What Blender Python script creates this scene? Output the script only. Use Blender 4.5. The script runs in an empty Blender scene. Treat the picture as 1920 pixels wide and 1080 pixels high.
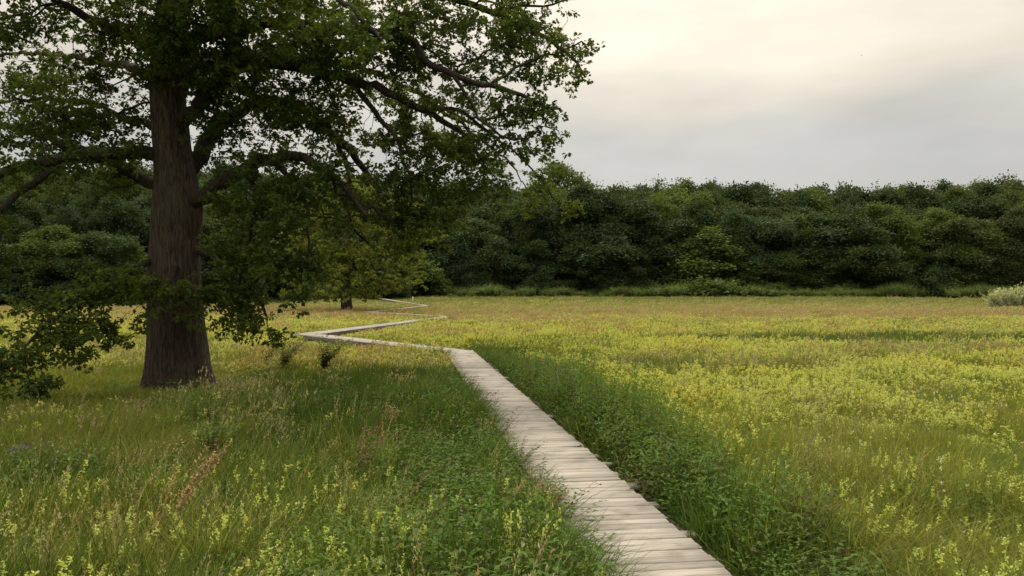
import bpy, math, random
import numpy as np
from mathutils import Vector

random.seed(11)
rng = np.random.default_rng(11)
SC = bpy.context.scene
COL = SC.collection
R = math.radians

# ------------------------------------------------------------------ camera
CAM_H = 2.2
FPX = 1500.0                                   # focal length in photo pixels (1920 wide)
cam_d = bpy.data.cameras.new('camera')
cam = bpy.data.objects.new('camera', cam_d)
COL.objects.link(cam)
cam.location = (0, 0, CAM_H)
cam.rotation_euler = (R(90), 0, 0)
cam_d.sensor_width = 36.0
cam_d.lens = 36.0 * FPX / 1920.0
cam_d.clip_start = 0.05
cam_d.clip_end = 6000
SC.camera = cam

# ------------------------------------------------------------------ sky and sun
SUN_EL, SUN_AZ = 55.0, 4.0                     # azimuth east (right) of the view axis
world = bpy.data.worlds.new('World')
SC.world = world
world.use_nodes = True


def build_world():
    nt = world.node_tree
    nt.nodes.clear()
    N, L = nt.nodes.new, nt.links.new
    out = N('ShaderNodeOutputWorld')
    sky = N('ShaderNodeTexSky')
    sky.sky_type = 'NISHITA'
    sky.sun_disc = False
    sky.sun_elevation = R(SUN_EL)
    sky.sun_rotation = R(SUN_AZ)
    b1 = N('ShaderNodeBackground')
    b1.inputs['Strength'].default_value = 0.08
    L(sky.outputs[0], b1.inputs['Color'])
    # overcast cloud sheet: brightens from horizon to zenith, uneven, brighter round the veiled sun
    tc = N('ShaderNodeTexCoord')
    sep = N('ShaderNodeSeparateXYZ')
    L(tc.outputs['Generated'], sep.inputs[0])
    mp = N('ShaderNodeMapping')
    mp.inputs['Scale'].default_value = (1.6, 1.6, 6.5)
    mp.inputs['Location'].default_value = (0.35, 0.1, 0.2)
    L(tc.outputs['Generated'], mp.inputs[0])
    n1 = N('ShaderNodeTexNoise')
    n1.inputs['Scale'].default_value = 1.5
    n1.inputs['Detail'].default_value = 4
    n1.inputs['Roughness'].default_value = 0.5
    L(mp.outputs[0], n1.inputs['Vector'])
    # height with cloud wobble
    m1 = N('ShaderNodeMath'); m1.operation = 'MULTIPLY_ADD'
    L(n1.outputs[0], m1.inputs[0]); m1.inputs[1].default_value = 0.30; m1.inputs[2].default_value = -0.145
    m2 = N('ShaderNodeMath'); m2.operation = 'ADD'
    L(sep.outputs['Z'], m2.inputs[0]); L(m1.outputs[0], m2.inputs[1])
    ramp = N('ShaderNodeValToRGB')
    e = ramp.color_ramp.elements
    e[0].position = 0.0; e[0].color = (0.375, 0.348, 0.32, 1)
    e[1].position = 1.0; e[1].color = (1.0, 0.97, 0.92, 1)
    for p, c in ((0.07, (0.353, 0.344, 0.323)), (0.165, (0.345, 0.338, 0.318)), (0.235, (0.415, 0.385, 0.330)), (0.31, (0.50, 0.452, 0.372)), (0.5, (0.70, 0.65, 0.57))):
        el = e.new(p); el.color = (*c, 1)
    L(m2.outputs[0], ramp.inputs[0])
    # glow round the veiled sun
    dot = N('ShaderNodeVectorMath'); dot.operation = 'DOT_PRODUCT'
    L(tc.outputs['Generated'], dot.inputs[0])
    el, az = R(SUN_EL - 20), R(SUN_AZ)
    dot.inputs[1].default_value = (math.sin(az) * math.cos(el), math.cos(az) * math.cos(el), math.sin(el))
    mx = N('ShaderNodeMath'); mx.operation = 'MAXIMUM'; mx.inputs[1].default_value = 0
    L(dot.outputs['Value'], mx.inputs[0])
    pw = N('ShaderNodeMath'); pw.operation = 'POWER'; pw.inputs[1].default_value = 10
    L(mx.outputs[0], pw.inputs[0])
    # zenith is brighter than the horizon under cloud
    st = N('ShaderNodeMath'); st.operation = 'MULTIPLY_ADD'
    L(sep.outputs['Z'], st.inputs[0]); st.inputs[1].default_value = 0.60; st.inputs[2].default_value = 0.93
    cl = N('ShaderNodeMath'); cl.operation = 'MAXIMUM'; cl.inputs[1].default_value = 0.93
    L(st.outputs[0], cl.inputs[0])
    s2 = N('ShaderNodeMath'); s2.operation = 'MULTIPLY_ADD'
    L(pw.outputs[0], s2.inputs[0]); s2.inputs[1].default_value = 0.26
    L(cl.outputs[0], s2.inputs[2])
    b2 = N('ShaderNodeBackground')
    L(ramp.outputs[0], b2.inputs['Color'])
    n3 = N('ShaderNodeTexNoise'); n3.inputs['Scale'].default_value = 2.3; n3.inputs['Detail'].default_value = 5
    mp3 = N('ShaderNodeMapping'); mp3.inputs['Scale'].default_value = (1.8, 1.8, 5.5); mp3.inputs['Location'].default_value = (4.1, 0.7, 1.3)
    L(tc.outputs['Generated'], mp3.inputs[0]); L(mp3.outputs[0], n3.inputs['Vector'])
    mr3 = N('ShaderNodeMapRange'); mr3.inputs['From Min'].default_value = 0.3; mr3.inputs['From Max'].default_value = 0.7
    mr3.inputs['To Min'].default_value = 0.90; mr3.inputs['To Max'].default_value = 1.10
    L(n3.outputs[0], mr3.inputs['Value'])
    m3 = N('ShaderNodeMath'); m3.operation = 'MULTIPLY'
    L(s2.outputs[0], m3.inputs[0]); L(mr3.outputs[0], m3.inputs[1])
    L(m3.outputs[0], b2.inputs['Strength'])
    mix = N('ShaderNodeMixShader')
    mix.inputs[0].default_value = 0.96
    L(b1.outputs[0], mix.inputs[1]); L(b2.outputs[0], mix.inputs[2])
    L(mix.outputs[0], out.inputs['Surface'])


build_world()
sun_d = bpy.data.lights.new('sun', 'SUN')
sun = bpy.data.objects.new('sun', sun_d)
COL.objects.link(sun)
sun_d.energy = 1.5
sun_d.angle = R(10)
sun_d.color = (1.0, 0.93, 0.80)
_el, _az = R(SUN_EL), R(SUN_AZ)
sun.rotation_euler = Vector((math.sin(_az) * math.cos(_el), math.cos(_az) * math.cos(_el), math.sin(_el))).to_track_quat('Z', 'Y').to_euler()
sun.location = (0, 60, 60)

vs = SC.view_settings
vs.view_transform = 'Standard'
vs.look = 'None'
vs.gamma = 1.0
vs.use_curve_mapping = False
vs.exposure = 0.70
SC.cycles.use_denoising = True
SC.cycles.max_bounces = 8
SC.cycles.transmission_bounces = 4

# ------------------------------------------------------------------ helpers


def at(px, py, d):
    return np.array([(px - 960) / FPX * d, d, CAM_H - (py - 540) / FPX * d])


def smooth(a, b, v):
    t = np.clip((v - a) / (b - a), 0, 1)
    return t * t * (3 - 2 * t)


def vnoise(x, y, seed=0):
    x = np.asarray(x, float); y = np.asarray(y, float)
    xi, yi = np.floor(x).astype(np.int64), np.floor(y).astype(np.int64)
    fx, fy = x - xi, y - yi
    fx = fx * fx * (3 - 2 * fx); fy = fy * fy * (3 - 2 * fy)

    def h(i, j):
        n = (i * 374761393 + j * 668265263 + seed * 974634777) & 0x7fffffff
        n = ((n ^ (n >> 13)) * 1274126177) & 0x7fffffff
        return ((n ^ (n >> 16)) & 0xffff) / 65535.0
    return (h(xi, yi) * (1 - fx) + h(xi + 1, yi) * fx) * (1 - fy) + (h(xi, yi + 1) * (1 - fx) + h(xi + 1, yi + 1) * fx) * fy


def fbm(x, y, seed=0, o=3):
    s, a, t = 0, 1.0, 0
    for k in range(o):
        s = s + a * vnoise(x * 2 ** k, y * 2 ** k, seed + k); t += a; a *= 0.5
    return s / t


def gz(x, y):
    x = np.asarray(x, float); y = np.asarray(y, float)
    z = -0.25 + 0.60 * smooth(88, 135, y) + 0.5 * smooth(140, 260, y)
    z = z + 0.10 * (fbm(x / 5.0, y / 5.0, 3) - 0.5) * smooth(3, 9, np.abs(y) + np.abs(x)) * (1 - smooth(60, 120, y))
    return z


def mesh(name, V, Fs, mats, midx=None, smooth_=False):
    """V (n,3); Fs list of (m,k) index arrays; mats list; midx list of material index per array."""
    me = bpy.data.meshes.new(name)
    V = np.ascontiguousarray(V, dtype=np.float32)
    Fs = [np.asarray(f, dtype=np.int32) for f in Fs if len(f)]
    me.vertices.add(len(V))
    me.vertices.foreach_set('co', V.ravel())
    if Fs:
        loops = np.concatenate([f.ravel() for f in Fs])
        tot = np.concatenate([np.full(len(f), f.shape[1], np.int32) for f in Fs])
        start = np.concatenate([[0], np.cumsum(tot)[:-1]]).astype(np.int32)
        me.loops.add(len(loops))
        me.loops.foreach_set('vertex_index', loops)
        me.polygons.add(len(tot))
        me.polygons.foreach_set('loop_start', start)
        if midx is not None:
            mi = np.concatenate([np.full(len(f), i, np.int32) for f, i in zip(Fs, midx)])
            me.polygons.foreach_set('material_index', mi)
        if smooth_:
            me.polygons.foreach_set('use_smooth', np.ones(len(tot), bool))
    for m in mats:
        me.materials.append(m)
    me.update(calc_edges=True)
    me.validate()
    return me


class MB:
    """collects shapes, several material slots"""
    def __init__(s):
        s.V = []; s.F = []; s.M = []; s.n = 0

    def add(s, V, Fs, m=0):
        V = np.asarray(V, float)
        for f in Fs:
            f = np.asarray(f)
            if len(f):
                s.F.append(f + s.n); s.M.append(m)
        s.V.append(V); s.n += len(V)

    def mesh(s, name, mats, smooth_=False):
        if not s.V:
            return mesh(name, np.zeros((0, 3)), [], mats)
        # merge by (k, material) for speed
        d = {}
        for f, m in zip(s.F, s.M):
            d.setdefault((f.shape[1], m), []).append(f)
        ks = list(d)
        return mesh(name, np.concatenate(s.V), [np.concatenate(d[k]) for k in ks], mats, [k[1] for k in ks], smooth_)


def obj(name, me, parent=None, loc=None):
    o = bpy.data.objects.new(name, me)
    COL.objects.link(o)
    if parent is not None:
        o.parent = parent
    if loc is not None:
        o.location = loc
    return o


def tag(o, label=None, cat=None, group=None, kind=None):
    if label: o['label'] = label
    if cat: o['category'] = cat
    if group: o['group'] = group
    if kind: o['kind'] = kind
    return o


def thing(name, label, cat, loc, group=None, rz=0.0):
    o = bpy.data.objects.new(name, None)
    o.empty_display_size = 0.2
    COL.objects.link(o)
    o.location = loc
    o.rotation_euler = (0, 0, rz)
    return tag(o, label, cat, group)


def unit(v):
    return v / np.maximum(np.linalg.norm(v, axis=-1, keepdims=True), 1e-9)


def rdir(n, r=None):
    r = r or rng
    return unit(r.normal(size=(n, 3)))


LEAF_T = np.array([[0, 0, 0], [0.58, 0.5, 0.07], [0.58, -0.5, 0.07], [0.5, 0, -0.02], [1, 0, -0.10]])
LEAF_F = np.array([[0, 3, 1], [3, 4, 1], [0, 2, 3], [3, 2, 4]])


def leaves(P, A, Nn, L, W):
    """folded leaf blades from base P along A with normal Nn"""
    A = unit(A)
    S = unit(np.cross(Nn, A))
    U = np.cross(A, S)
    L = np.broadcast_to(np.asarray(L, float), (len(P),))[:, None, None]
    W = np.broadcast_to(np.asarray(W, float), (len(P),))[:, None, None]
    T = LEAF_T[None]
    V = P[:, None, :] + A[:, None, :] * T[..., 0:1] * L + S[:, None, :] * T[..., 1:2] * W + U[:, None, :] * T[..., 2:3] * L
    F = (LEAF_F[None] + 5 * np.arange(len(P))[:, None, None]).reshape(-1, 3)
    return V.reshape(-1, 3), [F]


def diamonds(P, A, Nn, L, W):
    """flat four-point leaflets: two triangles each"""
    A = unit(A)
    S = unit(np.cross(Nn, A))
    L = np.broadcast_to(np.asarray(L, float), (len(P),))[:, None]
    W = np.broadcast_to(np.asarray(W, float), (len(P),))[:, None]
    V = np.stack([P, P + A * L * 0.55 + S * W * 0.5, P + A * L, P + A * L * 0.55 - S * W * 0.5], 1)
    F = (np.array([[0, 3, 2, 1]])[None] + 4 * np.arange(len(P))[:, None, None]).reshape(-1, 4)
    return V.reshape(-1, 3), [F]


def blades(B, H, lean, W, r):
    """grass blades: base B (n,3), height H, lean (n,2), width W"""
    n = len(B)
    ang = r.uniform(0, 2 * math.pi, n)
    S = np.stack([np.cos(ang), np.sin(ang), np.zeros(n)], 1)
    out = []
    for t, w in ((0, 1.0), (0.4, 0.9), (0.75, 0.6)):
        c = B.copy()
        c[:, 2] += H * t * (1 - 0.22 * t * np.linalg.norm(lean, axis=1))
        c[:, :2] += lean * (H * t * t)[:, None]
        out.append(c + S * (W * w / 2)[:, None]); out.append(c - S * (W * w / 2)[:, None])
    c = B.copy(); c[:, 2] += H * (1 - 0.22 * np.linalg.norm(lean, axis=1)); c[:, :2] += lean * H[:, None]
    out.append(c)
    V = np.stack(out, 1).reshape(-1, 3)
    off = 7 * np.arange(n)[:, None, None]
    Q = (np.array([[0, 1, 3, 2], [2, 3, 5, 4]])[None] + off).reshape(-1, 4)
    T = (np.array([[4, 5, 6]])[None] + off).reshape(-1, 3)
    return V, [Q, T]


def stalk_points(B, H, lean, t):
    c = np.array(B, float).copy()
    c[2] += H * t * (1 - 0.22 * t * np.hypot(*lean))
    c[:2] += np.array(lean) * H * t * t
    return c


def tube(P, Rr, k, cap=True):
    P = np.asarray(P, float); n = len(P)
    T = np.gradient(P, axis=0); T = unit(T)
    u = np.cross(T[0], [0.31, 0.87, 0.12]); u = u / max(np.linalg.norm(u), 1e-9)
    a = np.linspace(0, 2 * math.pi, k, endpoint=False)
    ca, sa = np.cos(a)[:, None], np.sin(a)[:, None]
    V = np.empty((n, k, 3))
    for i in range(n):
        u = u - T[i] * (u @ T[i]); u = u / max(np.linalg.norm(u), 1e-9)
        w = np.cross(T[i], u)
        V[i] = P[i] + Rr[i] * (ca * u + sa * w)
    i = np.arange(n - 1)[:, None] * k; j = np.arange(k)[None]; j2 = (j + 1) % k
    Q = np.stack([i + j, i + j2, i + k + j2, i + k + j], -1).reshape(-1, 4)
    V = V.reshape(-1, 3)
    Fs = [Q]
    if cap:
        V = np.vstack([V, P[-1] + T[-1] * Rr[-1]])
        b = (n - 1) * k
        Fs.append(np.stack([b + np.arange(k), b + (np.arange(k) + 1) % k, np.full(k, n * k)], 1))
    return V, Fs


def box(cx, cy, cz, sx, sy, sz):
    V = np.array([[x, y, z] for x in (-.5, .5) for y in (-.5, .5) for z in (-.5, .5)]) * (sx, sy, sz) + (cx, cy, cz)
    F = np.array([[0, 1, 3, 2], [4, 6, 7, 5], [0, 4, 5, 1], [2, 3, 7, 6], [0, 2, 6, 4], [1, 5, 7, 3]])
    return V, [F]


def catmull(P, step):
    P = np.asarray(P, float)
    Q = np.vstack([2 * P[0] - P[1], P, 2 * P[-1] - P[-2]])
    out = [P[0]]
    for i in range(1, len(Q) - 2):
        n = max(1, int(round(np.linalg.norm(Q[i + 1][:3] - Q[i][:3]) / step)))
        for t in np.arange(1, n + 1) / n:
            a, b, c, d = Q[i - 1], Q[i], Q[i + 1], Q[i + 2]
            out.append(0.5 * ((2 * b) + (-a + c) * t + (2 * a - 5 * b + 4 * c - d) * t * t + (-a + 3 * b - 3 * c + d) * t ** 3))
    return np.array(out)


# ------------------------------------------------------------------ materials
def new_mat(name):
    m = bpy.data.materials.new(name)
    m.use_nodes = True
    nt = m.node_tree
    nt.nodes.clear()
    return m, nt, nt.nodes.new, nt.links.new


def leaf_mat(name, c1, c2, c3=None, trans=0.35, rnd='island', nscale=0.25, rough=0.6, objvar=0.0, spec=0.06, tmul=(1.5, 1.35, 0.6)):
    """leaf colour: c1..c2 by random, drifting to c3 by large patches of world noise; part of the light passes through"""
    m, nt, N, L = new_mat(name)
    out = N('ShaderNodeOutputMaterial')
    geo = N('ShaderNodeNewGeometry')
    oi = N('ShaderNodeObjectInfo')
    mix = N('ShaderNodeMix'); mix.data_type = 'RGBA'
    mix.inputs['A'].default_value = (*c1, 1); mix.inputs['B'].default_value = (*c2, 1)
    L(geo.outputs['Random Per Island'] if rnd == 'island' else oi.outputs['Random'], mix.inputs['Factor'])
    col = mix.outputs['Result']
    if c3:
        nz = N('ShaderNodeTexNoise'); nz.inputs['Scale'].default_value = nscale; nz.inputs['Detail'].default_value = 3
        L(geo.outputs['Position'], nz.inputs['Vector'])
        mr = N('ShaderNodeMapRange'); mr.inputs['From Min'].default_value = 0.40; mr.inputs['From Max'].default_value = 0.62
        L(nz.outputs[0], mr.inputs['Value'])
        m2 = N('ShaderNodeMix'); m2.data_type = 'RGBA'
        m2.inputs['B'].default_value = (*c3, 1)
        L(mr.outputs[0], m2.inputs['Factor']); L(col, m2.inputs['A'])
        col = m2.outputs['Result']
    if rnd == 'obj':
        hv = N('ShaderNodeHueSaturation')
        a = N('ShaderNodeMapRange'); a.inputs['To Min'].default_value = 0.55; a.inputs['To Max'].default_value = 1.40
        L(geo.outputs['Random Per Island'], a.inputs['Value']); L(a.outputs[0], hv.inputs['Value'])
        a2 = N('ShaderNodeMapRange'); a2.inputs['To Min'].default_value = 0.485; a2.inputs['To Max'].default_value = 0.512
        wn = N('ShaderNodeMath'); wn.operation = 'FRACT'; w2 = N('ShaderNodeMath'); w2.operation = 'MULTIPLY'; w2.inputs[1].default_value = 17.3
        L(geo.outputs['Random Per Island'], w2.inputs[0]); L(w2.outputs[0], wn.inputs[0]); L(wn.outputs[0], a2.inputs['Value']); L(a2.outputs[0], hv.inputs['Hue'])
        L(col, hv.inputs['Color'])
        col = hv.outputs[0]
    if objvar:
        hv = N('ShaderNodeHueSaturation')
        a = N('ShaderNodeMapRange'); a.inputs['To Min'].default_value = 1 - objvar; a.inputs['To Max'].default_value = 1 + objvar
        L(oi.outputs['Random'], a.inputs['Value']); L(a.outputs[0], hv.inputs['Value'])
        L(col, hv.inputs['Color'])
        col = hv.outputs[0]
    p = N('ShaderNodeBsdfPrincipled')
    p.inputs['Roughness'].default_value = rough
    p.inputs['Specular IOR Level'].default_value = spec
    L(col, p.inputs['Base Color'])
    tr = N('ShaderNodeBsdfTranslucent')
    mul = N('ShaderNodeMix'); mul.data_type = 'RGBA'; mul.blend_type = 'MULTIPLY'; mul.inputs['Factor'].default_value = 1
    mul.inputs['B'].default_value = (*tmul, 1)
    L(col, mul.inputs['A']); L(mul.outputs['Result'], tr.inputs['Color'])
    ms = N('ShaderNodeMixShader'); ms.inputs[0].default_value = trans
    L(p.outputs[0], ms.inputs[1]); L(tr.outputs[0], ms.inputs[2])
    L(ms.outputs[0], out.inputs['Surface'])
    return m


def bark_mat(name, dark, light, scale=1.0, bump=0.5):
    m, nt, N, L = new_mat(name)
    out = N('ShaderNodeOutputMaterial')
    tc = N('ShaderNodeTexCoord')
    mp = N('ShaderNodeMapping'); mp.inputs['Scale'].default_value = (9 * scale, 9 * scale, 1.3 * scale)
    L(tc.outputs['Object'], mp.inputs[0])
    vo = N('ShaderNodeTexNoise'); vo.inputs['Scale'].default_value = 2.2; vo.inputs['Detail'].default_value = 7; vo.inputs['Roughness'].default_value = 0.68
    vo.inputs['Distortion'].default_value = 0.6
    L(mp.outputs[0], vo.inputs['Vector'])
    n2 = N('ShaderNodeTexNoise'); n2.inputs['Scale'].default_value = 1.1; n2.inputs['Detail'].default_value = 4
    L(tc.outputs['Object'], n2.inputs['Vector'])
    rp = N('ShaderNodeValToRGB')
    rp.color_ramp.elements[0].position = 0.36; rp.color_ramp.elements[0].color = (*dark, 1)
    rp.color_ramp.elements[1].position = 0.66; rp.color_ramp.elements[1].color = (*light, 1)
    L(vo.outputs[0], rp.inputs[0])
    mx = N('ShaderNodeMix'); mx.data_type = 'RGBA'
    mx.inputs['B'].default_value = (0.07, 0.075, 0.04, 1)          # algae
    mr = N('ShaderNodeMapRange'); mr.inputs['From Min'].default_value = 0.48; mr.inputs['From Max'].default_value = 0.75
    mr.inputs['To Max'].default_value = 0.55
    L(n2.outputs[0], mr.inputs['Value']); L(mr.outputs[0], mx.inputs['Factor']); L(rp.outputs[0], mx.inputs['A'])
    p = N('ShaderNodeBsdfPrincipled'); p.inputs['Roughness'].default_value = 0.9
    p.inputs['Specular IOR Level'].default_value = 0.15
    L(mx.outputs['Result'], p.inputs['Base Color'])
    bp = N('ShaderNodeBump'); bp.inputs['Strength'].default_value = bump; bp.inputs['Distance'].default_value = 0.11
    L(vo.outputs[0], bp.inputs['Height']); L(bp.outputs[0], p.inputs['Normal'])
    L(p.outputs[0], out.inputs['Surface'])
    return m


def wood_mat(name, c1, c2, rough=0.8):
    """weathered plank: grain along local X, tone per plank, stains"""
    m, nt, N, L = new_mat(name)
    out = N('ShaderNodeOutputMaterial')
    tc = N('ShaderNodeTexCoord'); oi = N('ShaderNodeObjectInfo'); geo = N('ShaderNodeNewGeometry')
    ad = N('ShaderNodeVectorMath'); ad.operation = 'ADD'
    L(tc.outputs['Object'], ad.inputs[0])
    cb = N('ShaderNodeCombineXYZ')
    ml = N('ShaderNodeMath'); ml.operation = 'MULTIPLY'; ml.inputs[1].default_value = 57.0
    L(oi.outputs['Random'], ml.inputs[0]); L(ml.outputs[0], cb.inputs[0]); L(ml.outputs[0], cb.inputs[1])
    L(cb.outputs[0], ad.inputs[1])
    mp = N('ShaderNodeMapping'); mp.inputs['Scale'].default_value = (1.6, 34, 20)
    L(ad.outputs[0], mp.inputs[0])
    n1 = N('ShaderNodeTexNoise'); n1.inputs['Scale'].default_value = 1.4; n1.inputs['Detail'].default_value = 6; n1.inputs['Roughness'].default_value = 0.65
    L(mp.outputs[0], n1.inputs['Vector'])
    n2 = N('ShaderNodeTexNoise'); n2.inputs['Scale'].default_value = 2.6; n2.inputs['Detail'].default_value = 5
    L(geo.outputs['Position'], n2.inputs['Vector'])
    rp = N('ShaderNodeValToRGB')
    rp.color_ramp.elements[0].position = 0.30; rp.color_ramp.elements[0].color = (*c1, 1)
    rp.color_ramp.elements[1].position = 0.62; rp.color_ramp.elements[1].color = (*c2, 1)
    L(n1.outputs[0], rp.inputs[0])
    hv = N('ShaderNodeHueSaturation')
    a = N('ShaderNodeMapRange'); a.inputs['To Min'].default_value = 0.74; a.inputs['To Max'].default_value = 1.10
    L(oi.outputs['Random'], a.inputs['Value']); L(a.outputs[0], hv.inputs['Value']); L(rp.outputs[0], hv.inputs['Color'])
    mx = N('ShaderNodeMix'); mx.data_type = 'RGBA'; mx.blend_type = 'MULTIPLY'
    mx.inputs['B'].default_value = (0.56, 0.55, 0.49, 1)
    mr = N('ShaderNodeMapRange'); mr.inputs['From Min'].default_value = 0.52; mr.inputs['From Max'].default_value = 0.72
    mr.inputs['To Max'].default_value = 0.9
    L(n2.outputs[0], mr.inputs['Value']); L(mr.outputs[0], mx.inputs['Factor']); L(hv.outputs[0], mx.inputs['A'])
    p = N('ShaderNodeBsdfPrincipled'); p.inputs['Roughness'].default_value = rough; p.inputs['Specular IOR Level'].default_value = 0.25
    L(mx.outputs['Result'], p.inputs['Base Color'])
    bp = N('ShaderNodeBump'); bp.inputs['Strength'].default_value = 0.35; bp.inputs['Distance'].default_value = 0.004
    L(n1.outputs[0], bp.inputs['Height']); L(bp.outputs[0], p.inputs['Normal'])
    L(p.outputs[0], out.inputs['Surface'])
    return m


def plain_mat(name, c, rough=0.8):
    m, nt, N, L = new_mat(name)
    out = N('ShaderNodeOutputMaterial')
    geo = N('ShaderNodeNewGeometry')
    nz = N('ShaderNodeTexNoise'); nz.inputs['Scale'].default_value = 8; nz.inputs['Detail'].default_value = 5
    L(geo.outputs['Position'], nz.inputs['Vector'])
    hv = N('ShaderNodeHueSaturation'); hv.inputs['Color'].default_value = (*c, 1)
    a = N('ShaderNodeMapRange'); a.inputs['To Min'].default_value = 0.65; a.inputs['To Max'].default_value = 1.35
    L(nz.outputs[0], a.inputs['Value']); L(a.outputs[0], hv.inputs['Value'])
    p = N('ShaderNodeBsdfPrincipled'); p.inputs['Roughness'].default_value = rough
    L(hv.outputs[0], p.inputs['Base Color'])
    L(p.outputs[0], out.inputs['Surface'])
    return m


def ground_mat():
    m, nt, N, L = new_mat('meadow_soil')
    out = N('ShaderNodeOutputMaterial')
    geo = N('ShaderNodeNewGeometry')
    n1 = N('ShaderNodeTexNoise'); n1.inputs['Scale'].default_value = 3.5; n1.inputs['Detail'].default_value = 8; n1.inputs['Roughness'].default_value = 0.7
    L(geo.outputs['Position'], n1.inputs['Vector'])
    n2 = N('ShaderNodeTexNoise'); n2.inputs['Scale'].default_value = 0.12; n2.inputs['Detail'].default_value = 5
    L(geo.outputs['Position'], n2.inputs['Vector'])
    r1 = N('ShaderNodeValToRGB')
    r1.color_ramp.elements[0].position = 0.38; r1.color_ramp.elements[0].color = (0.06, 0.075, 0.018, 1)
    r1.color_ramp.elements[1].position = 0.66; r1.color_ramp.elements[1].color = (0.14, 0.14, 0.035, 1)
    L(n1.outputs[0], r1.inputs[0])
    r2 = N('ShaderNodeValToRGB')
    r2.color_ramp.elements[0].position = 0.4; r2.color_ramp.elements[0].color = (0.07, 0.10, 0.02, 1)
    r2.color_ramp.elements[1].position = 0.62; r2.color_ramp.elements[1].color = (0.17, 0.14, 0.045, 1)
    L(n2.outputs[0], r2.inputs[0])
    mx = N('ShaderNodeMix'); mx.data_type = 'RGBA'; mx.inputs['Factor'].default_value = 0.5
    L(r1.outputs[0], mx.inputs['A']); L(r2.outputs[0], mx.inputs['B'])
    at_ = N('ShaderNodeAttribute'); at_.attribute_name = 'soil'
    ms = N('ShaderNodeMix'); ms.data_type = 'RGBA'
    r3 = N('ShaderNodeValToRGB')
    r3.color_ramp.elements[0].position = 0.35; r3.color_ramp.elements[0].color = (0.05, 0.035, 0.025, 1)
    r3.color_ramp.elements[1].position = 0.7; r3.color_ramp.elements[1].color = (0.17, 0.125, 0.09, 1)
    L(n1.outputs[0], r3.inputs[0])
    L(at_.outputs['Fac'], ms.inputs['Factor']); L(mx.outputs['Result'], ms.inputs['A']); L(r3.outputs[0], ms.inputs['B'])
    p = N('ShaderNodeBsdfPrincipled'); p.inputs['Roughness'].default_value = 0.95; p.inputs['Specular IOR Level'].default_value = 0.1
    L(ms.outputs['Result'], p.inputs['Base Color'])
    bp = N('ShaderNodeBump'); bp.inputs['Strength'].default_value = 0.8; bp.inputs['Distance'].default_value = 0.06
    L(n1.outputs[0], bp.inputs['Height']); L(bp.outputs[0], p.inputs['Normal'])
    L(p.outputs[0], out.inputs['Surface'])
    return m


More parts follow.
